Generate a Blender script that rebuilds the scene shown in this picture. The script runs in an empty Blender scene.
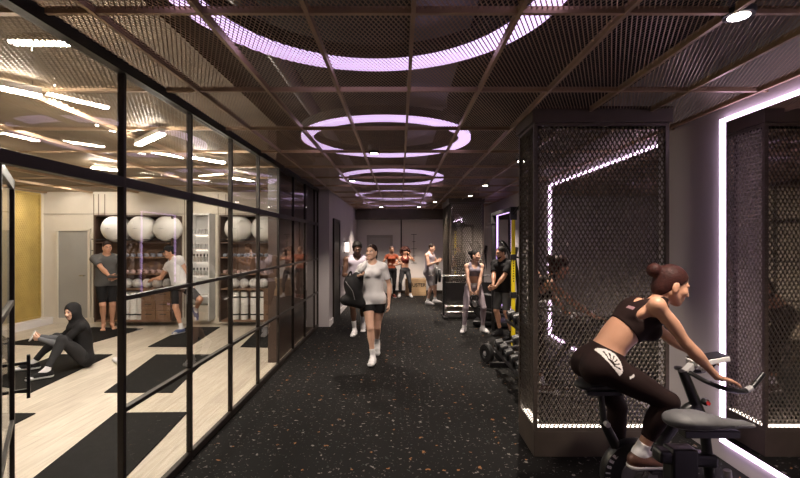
import bpy, math, random
import numpy as np
from mathutils import Vector, Matrix
random.seed(7)
SC = bpy.context.scene
COL = SC.collection
PI = math.pi
FPX, HZ, CH = 440.0, 242.0, 1.70      # focal length in pixels, horizon row, eye height


def at(px, py, Y):
    """a photo position seen at depth Y -> a point of the room"""
    return Vector(((px - 400) * Y / FPX, Y, CH - (py - HZ) * Y / FPX))


def V(*a):
    return Vector(a)


# ------------------------------------------------------------------ materials
MATS = {}


def mat(name, col, rough=.5, metal=0., var=.12, scale=8., bump=0., bscale=60., emit=None, strength=0., coat=0., spec=None):
    if name in MATS:
        return MATS[name]
    m = bpy.data.materials.new(name)
    m.use_nodes = True
    nt = m.node_tree
    b = nt.nodes['Principled BSDF']
    b.inputs['Roughness'].default_value = rough
    b.inputs['Metallic'].default_value = metal
    if coat:
        b.inputs['Coat Weight'].default_value = coat
    if spec is not None:
        b.inputs['Specular IOR Level'].default_value = spec
    tc = nt.nodes.new('ShaderNodeTexCoord')
    if var > 0:
        n = nt.nodes.new('ShaderNodeTexNoise')
        n.inputs['Scale'].default_value = scale
        n.inputs['Detail'].default_value = 4
        nt.links.new(tc.outputs['Object'], n.inputs['Vector'])
        r = nt.nodes.new('ShaderNodeValToRGB')
        r.color_ramp.elements[0].position = .3
        r.color_ramp.elements[1].position = .7
        r.color_ramp.elements[0].color = [c * (1 - var) for c in col] + [1]
        r.color_ramp.elements[1].color = [min(1, c * (1 + var)) for c in col] + [1]
        nt.links.new(n.outputs['Fac'], r.inputs['Fac'])
        nt.links.new(r.outputs['Color'], b.inputs['Base Color'])
    else:
        b.inputs['Base Color'].default_value = list(col) + [1]
    if bump > 0:
        n2 = nt.nodes.new('ShaderNodeTexNoise')
        n2.inputs['Scale'].default_value = bscale
        nt.links.new(tc.outputs['Object'], n2.inputs['Vector'])
        bp = nt.nodes.new('ShaderNodeBump')
        bp.inputs['Strength'].default_value = bump
        bp.inputs['Distance'].default_value = .01
        nt.links.new(n2.outputs['Fac'], bp.inputs['Height'])
        nt.links.new(bp.outputs['Normal'], b.inputs['Normal'])
    if emit:
        b.inputs['Emission Color'].default_value = list(emit) + [1]
        b.inputs['Emission Strength'].default_value = strength
    MATS[name] = m
    return m


def mat_glass():
    m = bpy.data.materials.new('clear_glass')
    m.use_nodes = True
    nt = m.node_tree
    nt.nodes.clear()
    o = nt.nodes.new('ShaderNodeOutputMaterial')
    mx = nt.nodes.new('ShaderNodeMixShader')
    t = nt.nodes.new('ShaderNodeBsdfTransparent')
    g = nt.nodes.new('ShaderNodeBsdfGlossy')
    f = nt.nodes.new('ShaderNodeFresnel')
    t.inputs['Color'].default_value = (.97, .965, .95, 1)
    g.inputs['Roughness'].default_value = .01
    f.inputs['IOR'].default_value = 1.75
    ge = nt.nodes.new('ShaderNodeNewGeometry')
    fr = nt.nodes.new('ShaderNodeMath')
    fr.operation = 'SUBTRACT'
    fr.inputs[0].default_value = 1
    nt.links.new(ge.outputs['Backfacing'], fr.inputs[1])
    mu = nt.nodes.new('ShaderNodeMath')
    mu.operation = 'MULTIPLY'
    nt.links.new(f.outputs[0], mu.inputs[0])
    nt.links.new(fr.outputs[0], mu.inputs[1])
    nt.links.new(mu.outputs[0], mx.inputs[0])
    nt.links.new(t.outputs[0], mx.inputs[1])
    nt.links.new(g.outputs[0], mx.inputs[2])
    nt.links.new(mx.outputs[0], o.inputs[0])
    return m


def mat_rubber():
    m = bpy.data.materials.new('flecked_rubber')
    m.use_nodes = True
    nt = m.node_tree
    L = nt.links.new
    b = nt.nodes['Principled BSDF']
    b.inputs['Roughness'].default_value = .7
    b.inputs['Specular IOR Level'].default_value = .12
    tc = nt.nodes.new('ShaderNodeTexCoord')
    ns = nt.nodes.new('ShaderNodeTexNoise')
    ns.inputs['Scale'].default_value = 30
    L(tc.outputs['Object'], ns.inputs['Vector'])
    add = nt.nodes.new('ShaderNodeMixRGB')
    add.blend_type = 'LINEAR_LIGHT'
    add.inputs[0].default_value = .035
    L(tc.outputs['Object'], add.inputs[1])
    L(ns.outputs['Color'], add.inputs[2])
    prev = None

    def math_(op, a, b_=None):
        n = nt.nodes.new('ShaderNodeMath')
        n.operation = op
        L(a, n.inputs[0]) if not isinstance(a, float) else None
        if isinstance(b_, float):
            n.inputs[1].default_value = b_
        elif b_ is not None:
            L(b_, n.inputs[1])
        return n.outputs[0]
    base = nt.nodes.new('ShaderNodeValToRGB')
    base.color_ramp.elements[0].color = (.0036, .0031, .0028, 1)
    base.color_ramp.elements[1].color = (.0062, .0054, .0049, 1)
    n3 = nt.nodes.new('ShaderNodeTexNoise')
    n3.inputs['Scale'].default_value = 3
    L(tc.outputs['Object'], n3.inputs['Vector'])
    L(n3.outputs['Fac'], base.inputs['Fac'])
    cur = base.outputs['Color']
    for sc, rad, keep, cols in ((7.5, .085, .6, ((.26, .125, .05), (.20, .185, .17))),
                                (15., .10, .66, ((.12, .105, .098), (.14, .125, .118))),
                                (34., .14, .7, ((.055, .068, .063), (.1, .09, .085)))):
        v = nt.nodes.new('ShaderNodeTexVoronoi')
        v.voronoi_dimensions = '2D'
        v.inputs['Scale'].default_value = sc
        L(add.outputs[0], v.inputs['Vector'])
        sp = nt.nodes.new('ShaderNodeSeparateColor')
        L(v.outputs['Color'], sp.inputs[0])
        near = math_('LESS_THAN', v.outputs['Distance'], rad)
        kp = math_('GREATER_THAN', sp.outputs[0], keep)
        fac = math_('MULTIPLY', near, kp)
        cm = nt.nodes.new('ShaderNodeMixRGB')
        cm.inputs[1].default_value = list(cols[0]) + [1]
        cm.inputs[2].default_value = list(cols[1]) + [1]
        L(math_('GREATER_THAN', sp.outputs[1], .42), cm.inputs[0])
        mx = nt.nodes.new('ShaderNodeMixRGB')
        L(fac, mx.inputs[0])
        L(cur, mx.inputs[1])
        L(cm.outputs[0], mx.inputs[2])
        cur = mx.outputs[0]
    L(cur, b.inputs['Base Color'])
    return m


def mat_planks(name, c1, c2, pw, pl, rough=.4, rot=0., vert=False):
    m = bpy.data.materials.new(name)
    m.use_nodes = True
    nt = m.node_tree
    L = nt.links.new
    b = nt.nodes['Principled BSDF']
    b.inputs['Roughness'].default_value = rough
    tc = nt.nodes.new('ShaderNodeTexCoord')
    mp = nt.nodes.new('ShaderNodeMapping')
    mp.inputs['Rotation'].default_value = (PI / 2 if vert else 0, 0, rot)
    L(tc.outputs['Object'], mp.inputs['Vector'])
    br = nt.nodes.new('ShaderNodeTexBrick')
    br.inputs['Scale'].default_value = 1
    br.inputs['Brick Width'].default_value = pl
    br.inputs['Row Height'].default_value = pw
    br.inputs['Mortar Size'].default_value = .0015
    br.inputs['Color1'].default_value = list(c1) + [1]
    br.inputs['Color2'].default_value = list(c2) + [1]
    br.inputs['Mortar'].default_value = [c * .55 for c in c1] + [1]
    L(mp.outputs[0], br.inputs['Vector'])
    m2 = nt.nodes.new('ShaderNodeMapping')
    m2.inputs['Scale'].default_value = (1.2, 14, 14)
    L(mp.outputs[0], m2.inputs['Vector'])
    n = nt.nodes.new('ShaderNodeTexNoise')
    n.inputs['Scale'].default_value = 2.2
    n.inputs['Detail'].default_value = 8
    n.inputs['Distortion'].default_value = .6
    L(m2.outputs[0], n.inputs['Vector'])
    r = nt.nodes.new('ShaderNodeValToRGB')
    r.color_ramp.elements[0].position = .25
    r.color_ramp.elements[1].position = .7
    r.color_ramp.elements[0].color = (.62, .58, .54, 1)
    r.color_ramp.elements[1].color = (1, 1, 1, 1)
    L(n.outputs['Fac'], r.inputs['Fac'])
    mx = nt.nodes.new('ShaderNodeMixRGB')
    mx.blend_type = 'MULTIPLY'
    mx.inputs[0].default_value = .75
    L(br.outputs['Color'], mx.inputs[1])
    L(r.outputs['Color'], mx.inputs[2])
    L(mx.outputs[0], b.inputs['Base Color'])
    return m


# ------------------------------------------------------------------ objects
def tag(o, label=None, cat=None, group=None, kind=None):
    if label:
        o['label'] = label
    if cat:
        o['category'] = cat
    if group:
        o['group'] = group
    if kind:
        o['kind'] = kind
    return o


def off_of(o):
    p = V(0, 0, 0)
    while o is not None:
        p += o.location
        o = o.parent
    return p


def empty(name, loc, label, cat, group=None):
    o = bpy.data.objects.new(name, None)
    o.empty_display_size = .1
    COL.objects.link(o)
    o.location = loc
    return tag(o, label, cat, group)


def copy_tree(o, parent=None):
    c = o.copy()
    COL.objects.link(c)
    if parent is not None:
        c.parent = parent
    for ch in list(o.children):
        copy_tree(ch, c)
    return c


class MB:
    """collects faces of ONE part"""

    def __init__(s):
        s.v, s.f, s.mi, s.cur = [], [], [], 0

    def add(s, vs, fs):
        b = len(s.v)
        s.v += [tuple(v) for v in vs]
        s.f += [[b + i for i in f] for f in fs]
        s.mi += [s.cur] * len(fs)
        return s

    def box(s, x0, x1, y0, y1, z0, z1):
        vs = [(x, y, z) for x in (x0, x1) for y in (y0, y1) for z in (z0, z1)]
        return s.add(vs, [(0, 1, 3, 2), (4, 6, 7, 5), (0, 4, 5, 1), (2, 3, 7, 6), (0, 2, 6, 4), (1, 5, 7, 3)])

    def obox(s, c, ax, ay, az):
        """centre and three half-axis vectors"""
        c, ax, ay, az = Vector(c), Vector(ax), Vector(ay), Vector(az)
        vs = [c + ax * i + ay * j + az * k for i in (-1, 1) for j in (-1, 1) for k in (-1, 1)]
        return s.add(vs, [(0, 1, 3, 2), (4, 6, 7, 5), (0, 4, 5, 1), (2, 3, 7, 6), (0, 2, 6, 4), (1, 5, 7, 3)])

    def beam(s, p0, p1, w, h, up=(0, 0, 1)):
        p0, p1 = Vector(p0), Vector(p1)
        d = (p1 - p0)
        u = Vector(up)
        a = d.cross(u)
        if a.length < 1e-6:
            a = V(1, 0, 0)
        a.normalize()
        b = a.cross(d).normalized()
        return s.obox((p0 + p1) / 2, d / 2, a * w / 2, b * h / 2)

    def tube(s, pts, r, seg=12, closed=False, caps=True):
        pts = [Vector(p) for p in pts]
        n = len(pts)
        rs = r if isinstance(r, (list, tuple)) else [r] * n
        vs, fs = [], []
        prev = None
        for i, p in enumerate(pts):
            if closed:
                t = pts[(i + 1) % n] - pts[i - 1]
            else:
                t = pts[min(i + 1, n - 1)] - pts[max(i - 1, 0)]
            t.normalize()
            if prev is None:
                a = t.cross(V(0, 0, 1))
                if a.length < .05:
                    a = t.cross(V(1, 0, 0))
            else:
                a = prev - t * prev.dot(t)
            a.normalize()
            prev = a
            b = t.cross(a)
            for k in range(seg):
                q = 2 * PI * k / seg
                vs.append(p + (a * math.cos(q) + b * math.sin(q)) * rs[i])
        m = n if closed else n - 1
        for i in range(m):
            for k in range(seg):
                j = (i + 1) % n
                fs.append((i * seg + k, i * seg + (k + 1) % seg, j * seg + (k + 1) % seg, j * seg + k))
        if caps and not closed:
            fs.append(tuple(range(seg))[::-1])
            fs.append(tuple((n - 1) * seg + k for k in range(seg)))
        return s.add(vs, fs)

    def lathe(s, prof, c=(0, 0, 0), axis=(0, 0, 1), seg=24):
        """prof: (radius, height) along the axis, from c"""
        c, z = Vector(c), Vector(axis).normalized()
        a = z.cross(V(0, 1, 0))
        if a.length < .05:
            a = z.cross(V(1, 0, 0))
        a.normalize()
        b = z.cross(a)
        vs, fs = [], []
        for (r, h) in prof:
            for k in range(seg):
                q = 2 * PI * k / seg
                vs.append(c + z * h + (a * math.cos(q) + b * math.sin(q)) * max(r, 1e-4))
        for i in range(len(prof) - 1):
            for k in range(seg):
                fs.append((i * seg + k, i * seg + (k + 1) % seg, (i + 1) * seg + (k + 1) % seg, (i + 1) * seg + k))
        fs.append(tuple(range(seg))[::-1])
        fs.append(tuple((len(prof) - 1) * seg + k for k in range(seg)))
        return s.add(vs, fs)

    def ball(s, c, r, seg=24, sq=(1, 1, 1)):
        n = seg // 2
        prof = [(r * math.sin(PI * i / n), -r * math.cos(PI * i / n)) for i in range(n + 1)]
        b = len(s.v)
        s.lathe(prof, (0, 0, 0), (0, 0, 1), seg)
        for i in range(b, len(s.v)):
            v = s.v[i]
            s.v[i] = (v[0] * sq[0] + c[0], v[1] * sq[1] + c[1], v[2] * sq[2] + c[2])
        return s

    def rring(s, c, r0, r1, z0, z1, seg=96):
        """flat horizontal ring"""
        vs, fs = [], []
        for k in range(seg):
            q = 2 * PI * k / seg
            for (r, z) in ((r0, z0), (r1, z0), (r1, z1), (r0, z1)):
                vs.append((c[0] + r * math.cos(q), c[1] + r * math.sin(q), c[2] + z))
        for k in range(seg):
            j = (k + 1) % seg
            for e in range(4):
                fs.append((k * 4 + e, j * 4 + e, j * 4 + (e + 1) % 4, k * 4 + (e + 1) % 4))
        return s.add(vs, fs)

    def build(s, name, m, parent=None, smooth=None, bevel=0., bseg=2, sub=0):
        vs = [Vector(v) for v in s.v]
        if parent is not None:
            o0 = off_of(parent)
        else:
            lo = [min(v[i] for v in vs) for i in range(3)]
            hi = [max(v[i] for v in vs) for i in range(3)]
            o0 = V((lo[0] + hi[0]) / 2, (lo[1] + hi[1]) / 2, lo[2])
        me = bpy.data.meshes.new(name)
        me.from_pydata([v - o0 for v in vs], [], s.f)
        ms = m if isinstance(m, (list, tuple)) else [m]
        for q in ms:
            me.materials.append(q)
        me.polygons.foreach_set('material_index', s.mi)
        import bmesh
        bm = bmesh.new()
        bm.from_mesh(me)
        bmesh.ops.recalc_face_normals(bm, faces=bm.faces)
        bm.to_mesh(me)
        bm.free()
        if smooth:
            me.polygons.foreach_set('use_smooth', [True] * len(me.polygons))
            me.set_sharp_from_angle(angle=math.radians(smooth))
        o = bpy.data.objects.new(name, me)
        COL.objects.link(o)
        if parent is not None:
            o.parent = parent
        else:
            o.location = o0
        if bevel:
            b = o.modifiers.new('bevel', 'BEVEL')
            b.width = bevel
            b.segments = bseg
            b.limit_method = 'ANGLE'
        if sub:
            q = o.modifiers.new('sub', 'SUBSURF')
            q.levels = q.render_levels = sub
        return o


def text_mesh(name, body, size, m, parent, mtx, extrude=.001, bold=0.):
    cu = bpy.data.curves.new(name, 'FONT')
    cu.body = body
    cu.size = size
    cu.extrude = extrude
    cu.offset = bold
    cu.align_x = 'CENTER'
    cu.align_y = 'CENTER'
    t = bpy.data.objects.new(name + '_tmp', cu)
    COL.objects.link(t)
    dg = bpy.context.evaluated_depsgraph_get()
    me = bpy.data.meshes.new_from_object(t.evaluated_get(dg))
    bpy.data.objects.remove(t)
    me.transform(mtx)
    me.materials.clear()
    me.materials.append(m)
    if parent is not None:
        me.transform(Matrix.Translation(-off_of(parent)))
    o = bpy.data.objects.new(name, me)
    COL.objects.link(o)
    o.parent = parent
    return o


def bez(p0, p1, p2, n=10):
    p0, p1, p2 = Vector(p0), Vector(p1), Vector(p2)
    return [p0 * (1 - t) ** 2 + p1 * 2 * t * (1 - t) + p2 * t * t for t in [i / n for i in range(n + 1)]]


def smooth_path(pts, n=6):
    pts = [Vector(p) for p in pts]
    out = []
    for i in range(len(pts) - 1):
        a, b = pts[max(i - 1, 0)], pts[i]
        c, d = pts[i + 1], pts[min(i + 2, len(pts) - 1)]
        for k in range(n):
            t = k / n
            out.append(.5 * ((2 * b) + (c - a) * t + (2 * a - 5 * b + 4 * c - d) * t * t + (3 * b - a - 3 * c + d) * t ** 3))
    out.append(pts[-1])
    return out


def mesh_np(name, verts, faces, m, mi=None, smooth=True):
    me = bpy.data.meshes.new(name)
    nv, nf = len(verts), len(faces)
    k = faces.shape[1]
    me.vertices.add(nv)
    me.vertices.foreach_set('co', np.ascontiguousarray(verts, dtype=np.float32).ravel())
    me.loops.add(nf * k)
    me.loops.foreach_set('vertex_index', np.ascontiguousarray(faces, dtype=np.int32).ravel())
    me.polygons.add(nf)
    me.polygons.foreach_set('loop_start', np.arange(0, nf * k, k, dtype=np.int32))
    me.update(calc_edges=True)
    for q in (m if isinstance(m, (list, tuple)) else [m]):
        me.materials.append(q)
    if mi is not None:
        me.polygons.foreach_set('material_index', np.asarray(mi, dtype=np.int32))
    if smooth:
        me.polygons.foreach_set('use_smooth', np.ones(nf, dtype=bool))
    me.validate()
    return me


def expanded_metal(name, O, U, W, a, b, w, t, m, parent=None, thick=0.):
    """expanded-metal sheet: origin O, side vectors U and W, cell a x b, strand width w, strand tilt t"""
    O, U, W = Vector(O), Vector(U), Vector(W)
    lu, lw = U.length, W.length
    u, v = U / lu, W / lw
    n = u.cross(v)
    nu, nv = max(1, int(round(lu / a))) * 2, max(1, int(round(lw / b))) * 2
    da, db = lu / nu, lw / nv
    i, j = np.meshgrid(np.arange(nu), np.arange(nv), indexing='ij')
    i, j = i.ravel(), j.ravel()
    even = ((i + j) % 2 == 0)
    p0 = np.stack([i * da, np.where(even, j, j + 1) * db], 1)
    p1 = np.stack([(i + 1) * da, np.where(even, j + 1, j) * db], 1)
    d = p1 - p0
    d /= np.linalg.norm(d, axis=1)[:, None]
    q = np.stack([-d[:, 1], d[:, 0]], 1)
    q *= np.where(q[:, 0] > 0, 1, -1)[:, None]
    vs = []
    quads = [(p0, -1, -1), (p0, 1, 1), (p1, 1, 1), (p1, -1, -1)]
    u_, v_, n_, O_ = (np.array(x) for x in (u, v, n, O))
    for (p, sgn, ts) in quads:
        c = p + q * (w / 2 * sgn)
        vs.append(O_ + c[:, :1] * u_ + c[:, 1:] * v_ + n_ * (t / 2 * ts))
    K = len(i)
    idx = np.arange(K) * 4
    if thick <= 0:
        verts = np.stack(vs, 1).reshape(-1, 3)
        faces = np.stack([idx, idx + 1, idx + 2, idx + 3], 1)
    else:
        top = np.stack([x + n_ * thick for x in vs], 1)
        verts = np.concatenate([np.stack(vs, 1), top], 1).reshape(-1, 3)
        idx = np.arange(K) * 8
        fl = [(0, 1, 2, 3), (4, 7, 6, 5), (0, 4, 5, 1), (2, 6, 7, 3)]
        faces = np.concatenate([np.stack([idx + k for k in f], 1) for f in fl])
    if parent is not None:
        verts = verts - np.array(off_of(parent))
    o = bpy.data.objects.new(name, mesh_np(name, verts, faces, m, smooth=False))
    COL.objects.link(o)
    if parent is not None:
        o.parent = parent
    return o


ORD = ['first', 'second', 'third', 'fourth', 'fifth', 'sixth', 'seventh', 'eighth', 'ninth', 'tenth', 'eleventh', 'twelfth',
       'thirteenth', 'fourteenth', 'fifteenth', 'sixteenth', 'seventeenth', 'eighteenth', 'nineteenth', 'twentieth']
# ------------------------------------------------------------------ figures: one continuous surface from blended limbs
def A(v):
    return np.array(v, dtype=np.float32)


class Cap:
    """tapered limb between two points; ratio < 1 flattens it along 'side'"""

    def __init__(s, p0, p1, r0, r1, side=None, ratio=1., tag='', k=.02):
        s.p0, s.p1, s.r0, s.r1, s.tag, s.k = Vector(p0), Vector(p1), r0, r1, tag, k
        s.side = Vector(side).normalized() if side is not None else None
        s.ratio = ratio

    def bounds(s):
        r = max(s.r0, s.r1)
        return [min(s.p0[i], s.p1[i]) - r for i in range(3)], [max(s.p0[i], s.p1[i]) + r for i in range(3)]

    def dist(s, X, Y, Z):
        ax = s.p1 - s.p0
        L2 = max(ax.length_squared, 1e-9)
        qx, qy, qz = X - s.p0[0], Y - s.p0[1], Z - s.p0[2]
        t = np.clip((qx * ax[0] + qy * ax[1] + qz * ax[2]) / L2, 0, 1)
        qx, qy, qz = qx - t * ax[0], qy - t * ax[1], qz - t * ax[2]
        d2 = qx * qx + qy * qy + qz * qz
        if s.side is not None:
            e = qx * s.side[0] + qy * s.side[1] + qz * s.side[2]
            d2 = d2 + e * e * (1 / s.ratio ** 2 - 1)
        return np.sqrt(d2) - (s.r0 + t * (s.r1 - s.r0))


class Ell:
    def __init__(s, c, axes, radii, tag='', k=.02):
        s.c, s.ax, s.r, s.tag, s.k = Vector(c), [Vector(a).normalized() for a in axes], radii, tag, k

    def bounds(s):
        e = [math.sqrt(sum((s.ax[j][i] * s.r[j]) ** 2 for j in range(3))) for i in range(3)]
        return [s.c[i] - e[i] for i in range(3)], [s.c[i] + e[i] for i in range(3)]

    def dist(s, X, Y, Z):
        qx, qy, qz = X - s.c[0], Y - s.c[1], Z - s.c[2]
        k0 = k1 = 0
        for a, r in zip(s.ax, s.r):
            e = qx * a[0] + qy * a[1] + qz * a[2]
            k0 = k0 + (e / r) ** 2
            k1 = k1 + (e / (r * r)) ** 2
        k0, k1 = np.sqrt(k0), np.sqrt(k1) + 1e-9
        return k0 * (k0 - 1) / k1


class Field:
    def __init__(s, lo, hi, h):
        s.lo, s.h = np.array(lo, dtype=np.float32), h
        s.n = [int(math.ceil((hi[i] - lo[i]) / h)) + 1 for i in range(3)]
        s.D = np.full(s.n, 1., dtype=np.float32)
        s.ax = [s.lo[i] + h * np.arange(s.n[i], dtype=np.float32) for i in range(3)]

    def clone(s):
        q = object.__new__(Field)
        q.lo, q.h, q.n, q.ax = s.lo, s.h, s.n, s.ax
        q.D = np.full(s.n, 1., dtype=np.float32)
        return q

    def grid(s, sl=None):
        sl = sl or [slice(None)] * 3
        return (s.ax[0][sl[0]][:, None, None], s.ax[1][sl[1]][None, :, None], s.ax[2][sl[2]][None, None, :])

    def add(s, p, off=0., planes=(), k=None, sub=False):
        k = p.k if k is None else k
        lo, hi = p.bounds()
        m = off + k + 3 * s.h
        sl = []
        for i in range(3):
            a = max(0, int((lo[i] - m - s.lo[i]) / s.h))
            b = min(s.n[i], int((hi[i] + m - s.lo[i]) / s.h) + 2)
            if b <= a:
                return s
            sl.append(slice(a, b))
        sl = tuple(sl)
        X, Y, Z = s.grid(sl)
        d = p.dist(X, Y, Z) - off
        for (q, n) in planes:
            n = Vector(n).normalized()
            d = np.maximum(d, (X - q[0]) * n[0] + (Y - q[1]) * n[1] + (Z - q[2]) * n[2])
        S = s.D[sl]
        if sub:
            s.D[sl] = np.maximum(S, -d)
        elif k > 0:
            hh = np.clip(.5 + .5 * (S - d) / k, 0, 1)
            s.D[sl] = S * (1 - hh) + d * hh - k * hh * (1 - hh)
        else:
            s.D[sl] = np.minimum(S, d)
        return s

    def cut(s, q, n):
        n = Vector(n).normalized()
        X, Y, Z = s.grid()
        s.D = np.maximum(s.D, (X - q[0]) * n[0] + (Y - q[1]) * n[1] + (Z - q[2]) * n[2])
        return s

    def net(s):
        """surface nets: vertices, quads"""
        D = s.D
        for i in range(3):                      # close the surface at the grid border
            sl = [slice(None)] * 3
            for e in (0, -1):
                sl[i] = e
                D[tuple(sl)] = np.maximum(D[tuple(sl)], s.h * .2)
        ins = D < 0
        nx, ny, nz = [q - 1 for q in D.shape]
        cnt = np.zeros((nx, ny, nz), dtype=np.int8)
        cor = [(a, b, c) for a in (0, 1) for b in (0, 1) for c in (0, 1)]
        for a, b, c in cor:
            cnt += ins[a:a + nx, b:b + ny, c:c + nz]
        act = (cnt > 0) & (cnt < 8)
        I, J, K = np.nonzero(act)
        idx = np.full(act.shape, -1, dtype=np.int32)
        idx[I, J, K] = np.arange(len(I))
        P = np.zeros((len(I), 3), dtype=np.float32)
        N = np.zeros(len(I), dtype=np.float32)
        for a, b, c in cor:
            for ax in range(3):
                o = [a, b, c]
                if o[ax]:
                    continue
                e = list(o)
                e[ax] = 1
                d0 = D[I + o[0], J + o[1], K + o[2]]
                d1 = D[I + e[0], J + e[1], K + e[2]]
                m = (d0 < 0) != (d1 < 0)
                t = np.where(m, d0 / np.where(m, d0 - d1, 1), 0)
                q = np.tile(np.array(o, dtype=np.float32), (len(I), 1))
                q[:, ax] += t
                P += q * m[:, None]
                N += m
        P = P / N[:, None] + np.stack([I, J, K], 1)
        verts = s.lo + P * s.h
        faces = []
        for ax in range(3):
            u, w = (ax + 1) % 3, (ax + 2) % 3
            s0 = [slice(0, -1)] * 3
            s1 = [slice(0, -1)] * 3
            s0[ax], s1[ax] = slice(0, -1), slice(1, None)
            a0, a1 = ins[tuple(s0)], ins[tuple(s1)]
            x = np.array(np.nonzero(a0 != a1))
            ok = (x[u] > 0) & (x[w] > 0)
            x = x[:, ok]
            flip = a0[tuple(x)]

            def cell(du, dw):
                y = x.copy()
                y[u] -= du
                y[w] -= dw
                return idx[tuple(y)]
            q = np.stack([cell(1, 1), cell(0, 1), cell(0, 0), cell(1, 0)], 1)
            q[~flip] = q[~flip][:, ::-1]
            faces.append(q)
        faces = np.concatenate(faces)
        faces = faces[(faces >= 0).all(1)]
        return verts, faces


def field_for(prims, h, pad=.03):
    bs = [p.bounds() for p in prims]
    lo = [min(b[0][i] for b in bs) - pad for i in range(3)]
    hi = [max(b[1][i] for b in bs) + pad for i in range(3)]
    return Field(lo, hi, h)


def field_obj(name, F, mats, parent=None, paint=None, relax=0):
    v, f = F.net()
    mi = None
    if paint is not None:
        mi = paint(v[f].mean(1))
    if parent is not None:
        loc = off_of(parent)
        me = mesh_np(name, v - np.array(loc), f, mats, mi)
        o = bpy.data.objects.new(name, me)
        o.parent = parent
    else:
        lo, hi = v.min(0), v.max(0)
        loc = V(float((lo[0] + hi[0]) / 2), float((lo[1] + hi[1]) / 2), float(lo[2]))
        me = mesh_np(name, v - np.array(loc), f, mats, mi)
        o = bpy.data.objects.new(name, me)
        o.location = loc
    COL.objects.link(o)
    return o


def blob(name, prims, h, m, parent=None, cuts=(), subs=(), paint=None):
    F = field_for(prims, h)
    for p in prims:
        F.add(p)
    for q, n in cuts:
        F.cut(q, n)
    for p in subs:
        F.add(p, sub=True, k=0)
    return field_obj(name, F, m, parent, paint)


def ik(a, t, l1, l2, pole):
    a, t = Vector(a), Vector(t)
    d = t - a
    L = min(d.length, (l1 + l2) * .9985)
    u = d.normalized()
    x = (l1 * l1 - l2 * l2 + L * L) / (2 * L)
    hh = math.sqrt(max(l1 * l1 - x * x, 0))
    p = Vector(pole)
    p = p - u * p.dot(u)
    if p.length < 1e-5:
        p = u.orthogonal()
    p.normalize()
    return a + u * x + p * hh, a + u * L


def rot(v, axis, deg):
    return Matrix.Rotation(math.radians(deg), 3, axis) @ Vector(v)


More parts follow.
